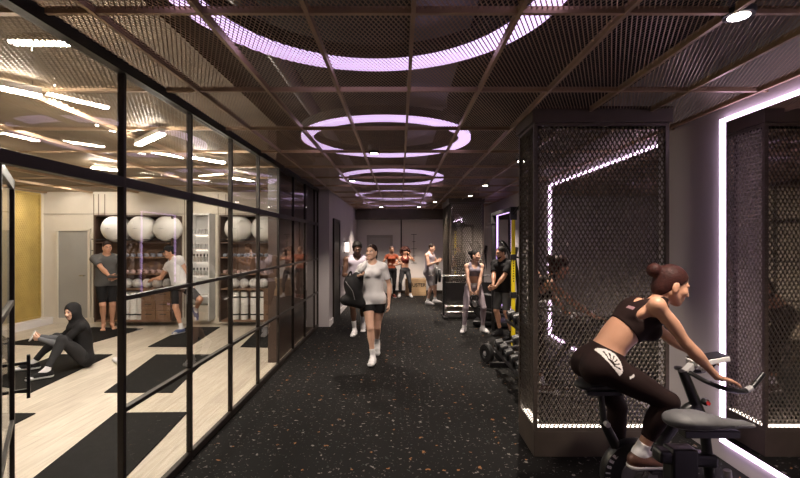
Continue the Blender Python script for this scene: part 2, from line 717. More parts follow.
class Person:
    """F facing (x, y); s scale (1 = 1.72 m tall); sex 'f' or 'm'; joints are room points"""

    lk = 1.
    hk = .97

    def __init__(s, F, sc, sex, pelvis, pitch=0, roll=0, twist=0, head=(0, 0), hips=None, h=.006, hk=.97):
        s.hk = hk
        U = V(0, 0, 1)
        s.h, s.sc, s.sex = h, sc, sex
        s.F = V(F[0], F[1], 0).normalized()
        s.R = s.F.cross(U).normalized()
        s.U = U
        f = sex == 'f'
        s.fem = f
        hp = pitch * .35 if hips is None else hips

        def frame(p, r, t):
            u = rot(rot(U, s.R, -p), s.F, r)
            R_ = rot(rot(s.R, s.F, r), u, t)
            return R_, u.cross(R_), u
        s.P0 = Vector(pelvis)
        s.pf = frame(hp, roll * .2, 0)
        s.wf = frame(hp + (pitch - hp) * .35, roll * .6, twist * .5)
        s.cf = frame(pitch, roll, twist)
        s.P1 = s.P0 + s.pf[2] * .07 * sc + s.wf[2] * .09 * sc
        s.P2 = s.P1 + s.wf[2] * .06 * sc + s.cf[2] * .11 * sc
        s.P3 = s.P2 + s.cf[2] * .165 * sc
        hy, hpch = head
        u = rot(U, s.R, -hpch)
        hr, hf, hu = frame(hpch, 0, 0)
        hr, hf = rot(hr, hu, hy), rot(hf, hu, hy)
        s.hf = (hr, hf, hu)
        nd = (s.cf[2] * .7 + hu * .5).normalized()
        s.NB = s.P3 + s.cf[1] * .0 + nd * .075 * sc
        s.HC = s.NB + hu * .088 * sc + hf * .022 * sc
        s.sh, s.el, s.wr, s.hip, s.kn, s.an, s.toe = {}, {}, {}, {}, {}, {}, {}
        s.prims = []
        s._torso()
        s._head()

    def pr(s, *ps):
        s.prims += ps

    def _torso(s):
        c, f = s.sc, s.fem
        R, F, U = s.pf
        s.pr(Ell(s.P0 + U * .01 * c, s.pf, (.158 * c if f else .15 * c, .108 * c, .115 * c), 'pelvis', .04))
        for sg in (-1, 1):
            s.pr(Ell(s.P0 + R * sg * .075 * c - F * .05 * c - U * .05 * c, s.pf, (.085 * c, .08 * c, .09 * c), 'pelvis', .04))
        s.pr(Ell(s.P1, s.wf, (.118 * c if f else .138 * c, .09 * c, .14 * c), 'waist', .05))
        R, F, U = s.cf
        s.pr(Ell(s.P2 + U * .0 * c, s.cf, (.135 * c if f else .158 * c, .104 * c, .17 * c), 'chest', .05))
        w = (.118 if f else .148) * c
        y = s.P3 - U * .052 * c - F * .008 * c
        s.pr(Cap(y - R * w, y + R * w, .055 * c, .055 * c, U, .9, 'chest', .05))
        for sg in (-1, 1):
            if f:
                s.pr(Ell(s.P2 + R * sg * .062 * c + F * .085 * c + U * .035 * c, s.cf, (.052 * c, .046 * c, .052 * c), 'chest', .03))
            else:
                s.pr(Ell(s.P2 + R * sg * .07 * c + F * .075 * c + U * .065 * c, s.cf, (.078 * c, .035 * c, .058 * c), 'chest', .03))
            s.pr(Ell(s.P2 + R * sg * .075 * c - F * .07 * c + U * .06 * c, s.cf, (.07 * c, .035 * c, .085 * c), 'chest', .03))
            s.pr(Cap(s.P3 + U * .035 * c, y + R * sg * w + U * .015 * c, .034 * c, .034 * c, tag='trap', k=.035))
            s.sh[sg] = s.P3 - U * .058 * c + R * sg * (.162 if f else .192) * c
            s.hip[sg] = s.P0 + s.pf[0] * sg * .088 * c - s.pf[2] * .02 * c
        s.pr(Cap(s.P3 - U * .02 * c, s.NB + s.hf[2] * .045 * c, (.05 if f else .058) * c, (.047 if f else .056) * c, tag='neck', k=.03))

    def _head(s):
        c = s.sc * s.hk
        R, F, U = s.hf
        C = s.HC
        e = lambda r, f, u: C + (R * r + F * f + U * u) * c
        s.hp = e
        H = lambda p, ra, k=.02: s.pr(Ell(p, s.hf, [q * c for q in ra], 'head', k))
        H(e(0, -.012, .032), (.073, .093, .088))
        H(e(0, .022, -.02), (.059, .072, .078))
        H(e(0, .056, -.082), (.026, .026, .02), .025)
        for q in (-1, 1):
            s.pr(Cap(e(q * .052, .0, -.045), e(q * .018, .06, -.085), .018 * c, .014 * c, tag='head', k=.03))
            H(e(q * .038, .06, -.018), (.026, .024, .024))
            s.pr(Cap(e(q * .012, .088, .026), e(q * .045, .07, .026), .009 * c, .008 * c, tag='head', k=.012))
            H(e(q * .074, -.008, -.008), (.010, .020, .032), .006)
            H(e(q * .075, -.004, -.03), (.008, .010, .012), .006)
            H(e(q * .013, .098, -.028), (.010, .011, .008), .006)
        s.pr(Cap(e(0, .088, .018), e(0, .107, -.024), .008 * c, .0115 * c, tag='head', k=.01))
        s.pr(Cap(e(-.017, .084, -.052), e(.017, .084, -.052), .008 * c, .008 * c, tag='head', k=.006))
        s.pr(Cap(e(-.015, .083, -.063), e(.015, .083, -.063), .008 * c, .008 * c, tag='head', k=.006))

    def arm(s, sg, target, pole=(0, 0, -1), hand=None, palm=None, curl=15, spread=4, thumb=30):
        c, f = s.sc, s.fem
        a = s.sh[sg]
        l1, l2 = .285 * c, .25 * c
        el, wr = ik(a, target, l1, l2, pole)
        s.el[sg], s.wr[sg] = el, wr
        t = 'arm' + '-+'[sg > 0]
        k = .86 if f else 1.06
        s.pr(Ell(a, s.cf, [.05 * c * k * 1.08] * 3, t, .035))
        s.pr(Cap(a, el, .047 * c * k, .036 * c * k, tag=t, k=.02))
        m = a.lerp(el, .5)
        ud = (el - a).normalized()
        fd = (wr - el).normalized()
        bd = fd - ud * fd.dot(ud)
        bd = bd.normalized() if bd.length > .05 else s.F
        s.pr(Ell(m + bd * .012 * c, (ud, bd, ud.cross(bd)), (.085 * c, .036 * c * k, .038 * c * k), t, .02))
        t2 = 'fore' + '-+'[sg > 0]
        s.pr(Cap(el, wr, .036 * c * k, .0235 * c * k, tag=t2, k=.015))
        b2 = fd.orthogonal().normalized()
        s.pr(Ell(el.lerp(wr, .3), (fd, b2, fd.cross(b2)), (.08 * c, .041 * c * k, .041 * c * k), t2, .02))
        s._hand(sg, wr, hand, palm, curl, spread, thumb)
        return s

    def _hand(s, sg, wr, hd, pn, curl, spread, thumb):
        c = s.sc * (.92 if s.fem else 1.)
        hd = Vector(hd).normalized() if hd is not None else (wr - s.el[sg]).normalized()
        pn = Vector(pn) if pn is not None else -s.R * sg
        pn = (pn - hd * pn.dot(hd))
        if pn.length < .05:
            pn = hd.orthogonal()
        pn.normalize()
        ac = hd.cross(pn) * (1 if sg > 0 else -1)       # towards the thumb side
        t = 'hand' + '-+'[sg > 0]
        L = (.072, .082, .076, .06)
        for i, o in enumerate((.030, .0105, -.010, -.028)):
            b = wr + ac * o * .55 * c + hd * .012 * c
            kn = wr + hd * (.088 - .004 * abs(i - 1)) * c + ac * o * c
            s.pr(Cap(b, kn, .0125 * c, .0115 * c, tag=t, k=.012))
            d = rot(hd, ac, 0)
            ang = (1.5 - i) * spread
            d0 = (hd + ac * math.tan(math.radians(ang))).normalized()
            sgn = 1 if (rot(d0, ac, 20) - d0).dot(pn) > 0 else -1
            p, q = kn, d0
            for j, (fr, rr) in enumerate(((.46, .0095), (.30, .0085), (.24, .0078))):
                q = rot(q, ac, sgn * curl * (1, 1.3, .8)[j])
                p2 = p + q * L[i] * fr * c
                s.pr(Cap(p, p2, rr * c, (rr - .0008) * c, tag=t, k=.004))
                p = p2
        tb = wr + hd * .028 * c + ac * .024 * c + pn * .006 * c
        d = (hd * math.cos(math.radians(thumb + 12)) + ac * math.sin(math.radians(thumb + 12)) + pn * .25).normalized()
        m = tb + d * .04 * c
        s.pr(Cap(wr + hd * .012 * c + ac * .012 * c, tb, .013 * c, .0135 * c, tag=t, k=.01), Cap(tb, m, .0125 * c, .0105 * c, tag=t, k=.006))
        d2 = (d * .8 + hd * .45 + pn * math.sin(math.radians(curl)) * .5).normalized()
        s.pr(Cap(m, m + d2 * .03 * c, .0105 * c, .0085 * c, tag=t, k=.004))

    def leg(s, sg, ankle, pole=None, toe=None, tp=0):
        """tp: toe pitch, positive points the toes down"""
        c, f = s.sc, s.fem
        a = s.hip[sg]
        kn, an = ik(a, ankle, .43 * c * s.lk, .41 * c * s.lk, pole if pole is not None else s.F)
        s.kn[sg], s.an[sg] = kn, an
        T = Vector(toe) if toe is not None else s.F + s.R * sg * .15
        T = V(T[0], T[1], 0).normalized()
        side = T.cross(s.U)
        T = rot(T, side, -tp)
        N = side.cross(T).normalized()
        s.toe[sg] = (T, N, side)
        k = 1.0 if f else 1.02
        g = '-+'[sg > 0]
        s.pr(Cap(a, kn, .084 * c * k, .052 * c * k, tag='thigh' + g, k=.035))
        ud, fd = (kn - a).normalized(), (an - kn).normalized()
        fr = (s.U.cross(ud)) if False else None
        bk = ud - fd
        bk = (kn - (a + an) / 2)
        bk = bk - fd * bk.dot(fd)
        bk = -bk.normalized() if bk.length > .012 else -s.F
        bt = bk - ud * bk.dot(ud)
        bt = bt.normalized() if bt.length > .05 else ud.orthogonal().normalized()
        s.pr(Ell(a.lerp(kn, .38) + bt * .008 * c, (ud, bt, ud.cross(bt)), (.17 * c, .074 * c * k, .074 * c * k), 'thigh' + g, .03))
        s.pr(Cap(kn, an, .048 * c * k, .031 * c, tag='shank' + g, k=.02))
        s.pr(Ell(kn.lerp(an, .29) + bk * .017 * c, (fd, bk, fd.cross(bk)), (.115 * c, .047 * c * k, .05 * c * k), 'shank' + g, .025))
        he = an - N * .048 * c - T * .03 * c
        ba = an - N * .058 * c + T * .125 * c
        s.pr(Cap(an, he, .033 * c, .03 * c, tag='foot' + g, k=.015))
        s.pr(Cap(an + N * -.005 * c + T * .01 * c, ba, .033 * c, .022 * c, tag='foot' + g, k=.025))
        for o, r in ((-.03, .017), (-.01, .016), (.012, .015), (.03, .013)):
            o2 = o * (1 if sg > 0 else -1)
            s.pr(Cap(ba + side * o2 * .7 * c - N * .004 * c, ba + side * o2 * c + T * (.062 - .012 * (o > .02)) * c - N * .008 * c, .018 * c, r * c, tag='foot' + g, k=.008))
        return s

    # ---- meshes
    def body(s, label, skin, lips=None, brow=None, eye=None, group=None):
        F = field_for(s.prims, s.h)
        for p in s.prims:
            F.add(p)
        R, Fw, U = s.hf
        c = s.sc * s.hk
        C = np.array(s.HC)

        def paint(P):
            q = (P - C) / c
            r, f, u = np.abs(q @ A(R)), q @ A(Fw), q @ A(U)
            m = np.zeros(len(P), dtype=np.int32)
            m[(f > .06) & (np.abs(u + .0575) < .0085 * (1 - (r / .024) ** 2))] = 1
            m[(f > .05) & (r > .012) & (r < .05) & (np.abs(u - .030 + (r - .03) ** 2 * 8) < (.0036 if s.fem else .0046))] = 2
            m[(f > .05) & (((r - .032) / .0145) ** 2 + ((u - .006) / .0062) ** 2 < 1)] = 2
            return m
        o = field_obj('person', F, [skin, lips or M['lips'], brow or M['brow']], None, paint)
        s.root = o
        tag(o, label, 'person', group)
        for q in (-1, 1):
            e = MB().ball(s.hp(q * .032, .0735, .006), .0115 * c, 12).build('eye', M['eye_white'], o, smooth=80)
            MB().ball(s.hp(q * .032, .081, .006), .0062 * c, 10).build('pupil', M['brow'], e, smooth=80)
        return o

    def wear(s, name, m, regs, tight=.006, loose=None, exclude=(), cuts=(), subs=(), extra=(), paint=None, k=.02, h=None, lab=None):
        """regs: list of (tags, planes)."""
        h = h or s.h
        rp = []
        for tags, pl in regs:
            rp += [(p, pl) for p in s.prims if p.tag in tags]
        F = field_for([p for p, _ in rp] + list(extra), h, pad=.05 + (loose or 0))
        B = F.clone()
        for p in s.prims:
            if p.tag[:4] in ('fore', 'hand', 'head') + tuple(exclude):
                continue
            B.add(p)
        rg = F.clone()
        for p, pl in rp:
            rg.add(p, off=.028, planes=pl, k=0)
        D = np.maximum(B.D - tight, rg.D)
        if loose is not None:
            for p, pl in rp:
                F.add(p, off=loose, planes=pl, k=max(p.k, k))
            for p in extra:
                F.add(p, k=k)
            D = np.minimum(D, F.D)
        F.D = D
        for q, n in cuts:
            F.cut(q, n)
        for p in subs:
            F.add(p, sub=True, k=0)
        o = field_obj(name, F, m, s.root, paint)
        if lab:
            o['label'] = lab
        return o

    def tee(s, m, name='tshirt', hem=-.07, sleeve=.55, loose=.012, neck=.03, strap=None, extra=True, over=True, lab=None, paint=None):
        c = s.sc
        R, F, U = s.cf
        hp = (s.P0 + s.pf[2] * hem * c, -s.pf[2])
        ex = []
        if extra:
            w = .136 if s.fem else .16
            ex = [Cap(s.P0 + s.pf[2] * .0 * c, s.P2, w * c + loose, w * c + loose, s.cf[1], .69, 'x')]
        regs = [(('pelvis', 'waist', 'chest', 'trap') + (('thigh-', 'thigh+') if over else ()), ())]
        if sleeve:
            for sg in (-1, 1):
                a, e = s.sh[sg], s.el[sg]
                d = (e - a).normalized()
                q = a + d * (e - a).length * sleeve
                regs.append((('arm' + '-+'[sg > 0],), ((q, d),)))
        cuts = [hp]
        subs = [Ell(s.P3 + U * .06 * c + F * .02 * c, s.cf, (.075 * c, .09 * c, (.06 + neck) * c))]
        excl = () if sleeve else ('arm-', 'arm+')
        if not sleeve:
            for sg in (-1, 1):
                a = s.sh[sg]
                subs.append(Cap(a + R * sg * .005 * c + U * .06 * c, a + R * sg * .015 * c - U * .085 * c, .055 * c, .055 * c))
            if strap:
                subs[0] = Ell(s.P3 + U * .05 * c + F * .03 * c, s.cf, (.07 * c, .11 * c, .16 * c))
        return s.wear(name, m, regs, .006, loose, excl, cuts, subs, ex, lab=lab, paint=paint)

    def bra(s, m, lab=None, low=-.045, paint=None):
        c = s.sc
        R, F, U = s.cf
        subs = [Ell(s.P3 + U * .05 * c + F * .06 * c, s.cf, (.07 * c, .10 * c, .15 * c)), Ell(s.P3 + U * .03 * c - F * .09 * c, s.cf, (.055 * c, .08 * c, .12 * c))]
        for sg in (-1, 1):
            a = s.sh[sg]
            subs.append(Cap(a + R * sg * .01 * c + U * .08 * c, a + R * sg * .012 * c - U * .09 * c, .06 * c, .066 * c))
        return s.wear('sports_bra', m, [(('chest', 'trap'), ())], .006, None, ('arm-', 'arm+'), [(s.P2 + U * low * c, -U)], subs, lab=lab, paint=paint)

    def pants(s, m, name='leggings', to=.9, loose=None, waist=.085, lab=None, paint=None, tight=.006):
        """to: 0..1 along the thigh, 1..2 along the shank"""
        c = s.sc
        wp = ((s.P0 + s.pf[2] * waist * c, s.pf[2]),)
        regs = [(('pelvis', 'waist'), wp)]
        for sg in (-1, 1):
            g = '-+'[sg > 0]
            if to <= 1:
                a, b = s.hip[sg], s.kn[sg]
                d = (b - a).normalized()
                regs.append((('thigh' + g,), ((a + (b - a) * to, d),)))
            else:
                a, b = s.kn[sg], s.an[sg]
                d = (b - a).normalized()
                regs += [(('thigh' + g,), ()), (('shank' + g,), ((a + (b - a) * (to - 1), d),))]
        return s.wear(name, m, regs, tight, loose, ('arm-', 'arm+', 'foot'), (), lab=lab, paint=paint, k=.012)

    def sock(s, m, sg, top=.16, lab=None):
        g = '-+'[sg > 0]
        an, kn = s.an[sg], s.kn[sg]
        d = (kn - an).normalized()
        return s.wear('sock', m, [(('foot' + g, 'shank' + g), ((an + d * top * s.sc, d),))], .0045, None, (), lab=lab)

    def shoe(s, m, msole, sg, lab=None):
        c = s.sc
        g = '-+'[sg > 0]
        T, N, sd = s.toe[sg]
        an = s.an[sg]
        so = an - N * .092 * c
        P = [Cap(an - N * .045 * c - T * .025 * c, an - N * .052 * c + T * .12 * c, .046 * c, .04 * c, k=.02),
             Cap(an - N * .03 * c - T * .005 * c, an - N * .05 * c + T * .06 * c, .045 * c, .044 * c, k=.02),
             Cap(an - N * .055 * c + T * .1 * c, an - N * .066 * c + T * .178 * c, .042 * c, .034 * c, N, .72, k=.02),
             Cap(an - N * .075 * c - T * .03 * c, an - N * .078 * c + T * .175 * c, .047 * c, .043 * c, N, .5, k=.008)]
        Na, q0 = A(N), np.array(so)

        def paint(P_):
            return (((P_ - q0) @ Na) < .026 * c).astype(np.int32)
        o = blob('shoe', P, s.h * .8, [m, msole], s.root, cuts=[(so, -N), (an + N * .012 * c, N)], paint=paint)
        if lab:
            o['label'] = lab
        return o

    def hair(s, style, m, lab=None):
        c = s.sc * s.hk
        R, F, U = s.hf
        e = s.hp
        P = [Ell(e(0, -.014, .036), s.hf, [q * c for q in (.081, .1, .093)], k=.02),
             Ell(e(0, -.045, -.02), s.hf, [q * c for q in (.066, .06, .075)], k=.02)]
        cuts = [(e(0, .054, .058), F * .78 - U * .62)]
        subs = []
        if style == 'short':
            P[0].r = [q * c for q in (.079, .098, .092)]
            P[1].r = [q * c for q in (.066, .054, .05)]
        if style == 'afro':
            P[0].r = [q * c for q in (.093, .112, .108)]
        if style in ('bun', 'pony'):
            P[0].r = [q * c for q in (.078, .097, .091)]
        F_ = field_for(P, s.h * .8, .16)
        for p in P:
            F_.add(p)
        for q, n in cuts:
            F_.cut(q, n)
        for sg in (-1, 1):     # clear the ears
            F_.add(Ell(e(sg * .08, .012, -.03), s.hf, [q * c for q in (.025, .034, .046)]), sub=True, k=0)
        if style == 'bun':
            F_.add(Ell(e(0, -.125, .055), s.hf, [q * c for q in (.044, .04, .044)], k=.012))
            F_.add(Cap(e(0, -.09, .045), e(0, -.11, .052), .03 * c, .03 * c, k=.015))
        if style == 'pony':
            pts = [e(0, -.1, .04), e(0, -.14, .02), e(.01, -.14, -.07), e(.02, -.115, -.17)]
            for i in range(3):
                F_.add(Cap(pts[i], pts[i + 1], (.026, .03, .026)[i] * c, (.03, .026, .012)[i] * c, k=.015))
        if style == 'bob':
            for q in (-1, 1):
                F_.add(Cap(e(q * .06, -.035, .0), e(q * .066, -.03, -.12), .035 * c, .03 * c, k=.02))
        if style == 'curly':
            rnd = random.Random(3)
            for i in range(90):
                a = rnd.uniform(0, 2 * PI)
                z = rnd.uniform(-.95, 1)
                q = math.sqrt(max(0, 1 - z * z))
                f_ = q * math.sin(a)
                if f_ > .3 and z < .5:
                    continue
                F_.add(Ell(e(q * math.cos(a) * .155, f_ * .135 - .04, z * .155 - .01), s.hf, [rnd.uniform(.036, .054) * c] * 3, k=.012))
        o = field_obj('hair', F_, m, s.root)
        if lab:
            o['label'] = lab
        return o
# ------------------------------------------------------------------ palette
M = {}
M['bronze'] = mat('bronze_metal', (.082, .064, .052), .42, .35, .15, 5)
M['mesh'] = mat('bronze_mesh', (.40, .28, .185), .4, .55, .15, 3)
M['cagemesh'] = mat('dark_bronze_mesh', (.155, .13, .11), .42, .35, .15, 3)
M['void'] = mat('black_void_paint', (.016, .015, .014), .9, 0, .2, 2)
M['duct'] = mat('galvanised_duct', (.22, .21, .21), .45, .6, .15, 4)
M['frame'] = mat('black_steel_frame', (.028, .021, .017), .42, .3, .15, 6)
M['glass'] = mat_glass()
M['rubber'] = mat_rubber()
M['oak'] = mat_planks('pale_oak_floor', (.64, .575, .48), (.55, .485, .40), .18, 1.6, .42, PI / 2)
M['walnut'] = mat_planks('walnut_boards', (.24, .14, .085), (.20, .115, .07), .3, 1.4, .45, 0, True)
M['white'] = mat('white_wall_paint', (.72, .68, .67), .7, 0, .04, 1.5, .05, 120)
M['lilacwall'] = mat('pale_plaster', (.46, .42, .43), .65, 0, .05, 1.2, .06, 100)
M['cream'] = mat('cream_wall_panel', (.68, .62, .53), .55, 0, .04, 1.5)
M['brownwall'] = mat('dark_brown_panel', (.06, .035, .026), .35, 0, .2, 3)
M['gold'] = mat('gold_mesh_backing', (.50, .36, .11), .4, .35, .1, 4)
M['greydoor'] = mat('grey_door_paint', (.33, .32, .30), .5, 0, .05, 2)
M['black'] = mat('black_powder_coat', (.012, .0115, .012), .38, .1, .2, 9)
M['blackrub'] = mat('black_rubber', (.014, .0135, .013), .65, 0, .2, 20)
M['matte_black'] = mat('black_foam', (.008, .0072, .007), .8, 0, .2, 14, .15, 200, spec=.15)
M['chrome'] = mat('brushed_steel', (.6, .58, .57), .25, 1, .1, 12)
M['greypl'] = mat('grey_plastic', (.19, .185, .19), .5, 0, .1, 7)
M['greylt'] = mat('pale_grey_plastic', (.42, .41, .41), .45, 0, .06, 7)
M['whitepl'] = mat('white_plastic', (.75, .74, .73), .4, 0, .04, 6)
M['mirror'] = mat('mirror_silver', (.78, .77, .77), .015, 1, 0)
M['darkmirror'] = mat('smoked_mirror', (.86, .84, .83), .03, 1, 0)
M['yellow'] = mat('yellow_paint', (.80, .62, .01), .4, 0, .08, 6)
M['red'] = mat('red_plastic', (.6, .03, .03), .35, 0, .05, 9)
M['ply'] = mat_planks('birch_plywood', (.62, .42, .24), (.58, .39, .22), .4, 2, .5, 0, True)
M['ball'] = mat('pearl_white_vinyl', (.78, .76, .73), .4, 0, .04, 3)
M['medball'] = mat('pale_grey_leather', (.55, .53, .51), .55, 0, .08, 20)
M['ink'] = mat('black_ink', (.02, .02, .02), .6, 0, 0)
M['led_warm'] = mat('warm_lamp', (1, .9, .75), .5, 0, 0, emit=(1, .91, .79), strength=285)
M['led_ring'] = mat('lilac_ring_lamp', (.9, .85, .95), .5, 0, 0, emit=(.78, .56, .95), strength=2.0)
M['led_line'] = mat('white_lilac_lamp', (.9, .85, .95), .5, 0, 0, emit=(.92, .68, 1.0), strength=8.5)
M['led_purple'] = mat('purple_lamp', (.9, .85, .95), .5, 0, 0, emit=(.66, .42, .95), strength=2.5)
M['led_base'] = mat('warm_white_lamp', (1, .95, .9), .5, 0, 0, emit=(1, .9, .78), strength=5)
M['led_spot'] = mat('spot_lamp', (1, .95, .9), .5, 0, 0, emit=(1, .9, .8), strength=30)
M['lips'] = mat('lip_skin', (.40, .16, .13), .45, 0, .05, 30)
M['brow'] = mat('dark_brow_hair', (.03, .02, .016), .6, 0, .1, 40)
M['eye_white'] = mat('eye_white', (.6, .57, .55), .3, 0, 0)

GX = -1.65          # glass wall
RX = 2.52           # right wall
BY = 14.6           # far wall
SX, SY = -7.45, 9.2  # studio's side and back walls
CZ = 2.75           # mesh ceiling


def wall(name, x0, x1, y0, y1, z0, z1, m, bevel=0):
    o = MB().box(x0, x1, y0, y1, z0, z1).build(name, m, bevel=bevel)
    return tag(o, kind='structure')


wall('floor', GX, RX + .1, -3, BY, -.1, 0, M['rubber'])
wall('floor.001', SX, GX, -1.5, SY, -.1, .0, M['oak'])
wall('ceiling', SX - .1, RX + .1, -3, BY, 3.4, 3.5, M['void'])
wall('wall_right', RX, RX + .12, -3, BY, 0, 3.4, M['lilacwall'])
wall('wall_back', -1.9, RX + .1, BY, BY + .12, 0, 3.4, M['white'])
wall('wall_front', GX - .1, RX + .1, -3.1, -3, 0, 3.4, M['lilacwall'])
wall('wall_left', -1.9, -1.42, 8.82, BY, 0, 3.4, M['lilacwall'])
wall('wall_studio_left', SX - .12, SX, -1.6, SY + .1, 0, 3.4, M['cream'])
wall('wall_studio_back', SX - .1, -1.8, SY, SY + .12, 0, 3.4, M['cream'])
wall('wall_studio_front', SX - .1, GX, -1.6, -1.5, 0, 3.4, M['cream'])
wall('wall_partition', -1.86, -1.74, 6.2, 8.82, 0, 3.4, M['brownwall'])
wall('wall_corner', GX - .09, GX - .0, -3, -1.5, 0, 3.4, M['lilacwall'])
# plenum above the glass line keeps the two ceilings apart only as a shallow upstand
wall('trim_1', GX - .03, GX + .03, -1.5, 8.82, 2.70, 2.77, M['frame'])
wall('baseboard_left', -1.42, -1.40, 8.82, BY, 0, .12, M['white'])
wall('baseboard_back', -1.42, RX, BY - .02, BY, 0, .1, M['frame'])
wall('baseboard_right', RX - .02, RX, 4.3, BY, 0, .12, M['lilacwall'])
wall('trim_2', -1.42, RX, 14.0, 14.2, 2.42, 3.4, M['bronze'])
wall('baseboard_studio', SX, -1.86, SY - .03, SY, 0, .12, M['cream'])
wall('baseboard_plinth', SX, SX + .22, 5.5, SY - .02, 0, .14, M['white'])
wall('trim_3', .02, .06, BY - .05, BY, 0, 2.45, M['frame'])

# mesh ceilings and their grids
ce = MB()
for k in range(9):
    x = -1.38 + .48 * k
    ce.box(x - .010, x + .010, -3, 14.0, 2.725, 2.765)
for k in range(-4, 12):
    y = 1.99 + 1.03 * k
    if y < 14.0:
        ce.box(GX + .05, RX, y - .011, y + .011, 2.73, 2.762)
grid = tag(ce.build('ceiling_grid', M['mesh']), kind='structure')
expanded_metal('mesh_sheet', (GX + .05, -3, CZ), (RX - GX - .05, 0, 0), (0, 17, 0), .024, .05, .0056, .002, M['mesh'], grid)
sg_ = MB()
for k in range(6):
    x = -2.6 - .96 * k
    sg_.box(x - .02, x + .02, -1.5, SY, 2.715, 2.765)
for k in range(-3, 8):
    y = 1.99 + 1.03 * k
    if y < SY:
        sg_.box(SX, GX - .05, y - .016, y + .016, 2.73, 2.762)
sgrid = tag(sg_.build('ceiling_grid', M['mesh']), kind='structure')
M['smesh'] = mat('warm_mesh', (.20, .15, .098), .5, .2, .1, 3)
expanded_metal('mesh_sheet', (SX, -1.5, CZ), (GX - .05 - SX, 0, 0), (0, SY + 1.5, 0), .03, .06, .008, .003, M['smesh'], sgrid)
wall('ceiling.001', SX, GX - .05, -1.5, SY, 3.3, 3.38, mat('studio_soffit', (.19, .145, .098), .8, 0, .1, 2))
d = MB().box(.08, .42, -2.5, 13.2, 2.98, 3.22)
for k in range(8):
    d.box(.06, .44, -1.6 + 1.9 * k, -1.54 + 1.9 * k, 2.96, 3.24)
tag(d.build('air_duct', M['duct'], bevel=.01), 'long square galvanised air duct running above the mesh ceiling of the corridor', 'air duct')
d = MB().tube([(-.95, -2, 3.15), (-.95, 13, 3.15)], .07, 14)
tag(d.build('service_pipe', M['duct'], smooth=40), 'thin round service pipe running above the mesh ceiling left of the duct', 'pipe')

# ------------------------------------------------------------------ glazed partition: one window per bay
YB = [-1.5, -.75, .09, .93, 1.76, 2.61, 3.45, 4.28, 5.11, 5.95, 6.78, 7.62, 8.45, 8.8]
n = 0
for i in range(len(YB) - 1):
    y0, y1 = YB[i], YB[i + 1]
    n += 1
    fr = MB()
    fr.box(GX - .02, GX + .02, y1 - .014, y1 + .014, 0, 2.70)
    door = abs(y0 - 1.76) < .01
    if i == 0:
        fr.box(GX - .02, GX + .02, y0 - .014, y0 + .014, 0, 2.70)
    rails = [2.055] if door else [2.055, 1.365, .70, .03]
    for z in rails:
        w = .03 if z == 2.055 else (.028 if z < .1 else .014)
        fr.box(GX - .02, GX + .02, y0 + .014, y1 - .014, z - w, z + w)
    f = tag(fr.build('window_%d' % n, M['frame'], bevel=.003), kind='structure')
    zs = [2.085, 2.70] if door else [.058, .686, .714, 1.351, 1.379, 2.025, 2.085, 2.70]
    for k in range(0, len(zs), 2):
        MB().box(GX - .005, GX + .005, y0 + .014, y1 - .014, zs[k], zs[k + 1]).build('pane', M['glass'], f)
# open glass door: hinge at the near post, swung into the studio
hx, hy = GX, 1.80
dv = V(-.62, .7846, 0)
nv = V(.7846, .62, 0)
W = .83
dr = MB()
H0 = V(hx, hy, 0)


def dbar(a, b, z0, z1, t=.015):
    c = H0 + dv * (a + b) / 2 + V(0, 0, (z0 + z1) / 2)
    dr.obox(c, dv * (b - a) / 2, nv * t, V(0, 0, (z1 - z0) / 2))


dbar(0, .035, .012, 2.045)
dbar(W - .036, W, .012, 2.045)
for z0, z1 in ((.012, .075), (.69, .72), (1.35, 1.38), (1.99, 2.045)):
    dbar(.035, W - .036, z0, z1, .013)
door = tag(dr.build('door_1', M['frame'], bevel=.003), kind='structure')
for z0, z1 in ((.075, .69), (.72, 1.35), (1.38, 1.99)):
    c = H0 + dv * (W - .001) / 2 + V(0, 0, (z0 + z1) / 2)
    MB().obox(c, dv * (W - .071) / 2, nv * .004, V(0, 0, (z1 - z0) / 2)).build('pane', M['glass'], door)
ph = MB()
b = H0 + dv * (W - .07)
for s_ in (-1, 1):
    ph.obox(b + nv * .075 * s_ + V(0, 0, .955), dv * .012, nv * .008, V(0, 0, .12))
    for z in (.88, 1.03):
        ph.obox(b + nv * .045 * s_ + V(0, 0, z), dv * .008, nv * .03, V(0, 0, .008))
ph.build('pull_handle', M['black'], door, bevel=.002)

# doors at the far end
dd = MB().box(-1.42, -1.395, 9.35, 10.15, .0, 2.12)
o = tag(dd.build('door_2', M['black']), kind='structure')
MB().box(-1.425, -1.385, 9.27, 9.35, 0, 2.2).box(-1.425, -1.385, 10.15, 10.23, 0, 2.2).box(-1.425, -1.385, 9.35, 10.15, 2.12, 2.2).build('door_frame', M['frame'], o)
MB().tube([(-1.36, 10.03, .95), (-1.36, 10.03, 1.15)], .01, 8).box(-1.395, -1.355, 10.02, 10.04, .94, .96).box(-1.395, -1.355, 10.02, 10.04, 1.14, 1.16).build('handle', M['chrome'], o)
dd = MB().box(-1.02, -.32, BY - .03, BY, 0, 1.84)
o = tag(dd.build('door_3', mat('pale_door', (.40, .38, .37), .6, 0, .05, 2)), kind='structure')
MB().box(-1.1, -1.02, BY - .045, BY, 0, 1.93).box(-.32, -.24, BY - .045, BY, 0, 1.93).box(-1.02, -.32, BY - .045, BY, 1.84, 1.93).build('door_frame', M['greydoor'], o)
MB().tube([(-.40, BY - .06, .95), (-.49, BY - .06, .95)], .01, 8).box(-.41, -.39, BY - .06, BY - .03, .94, .96).build('handle', M['chrome'], o)
dd = MB().box(-7.12, -6.5, SY - .025, SY, .1, 1.93)
o = tag(dd.build('door_4', M['greydoor']), kind='structure')
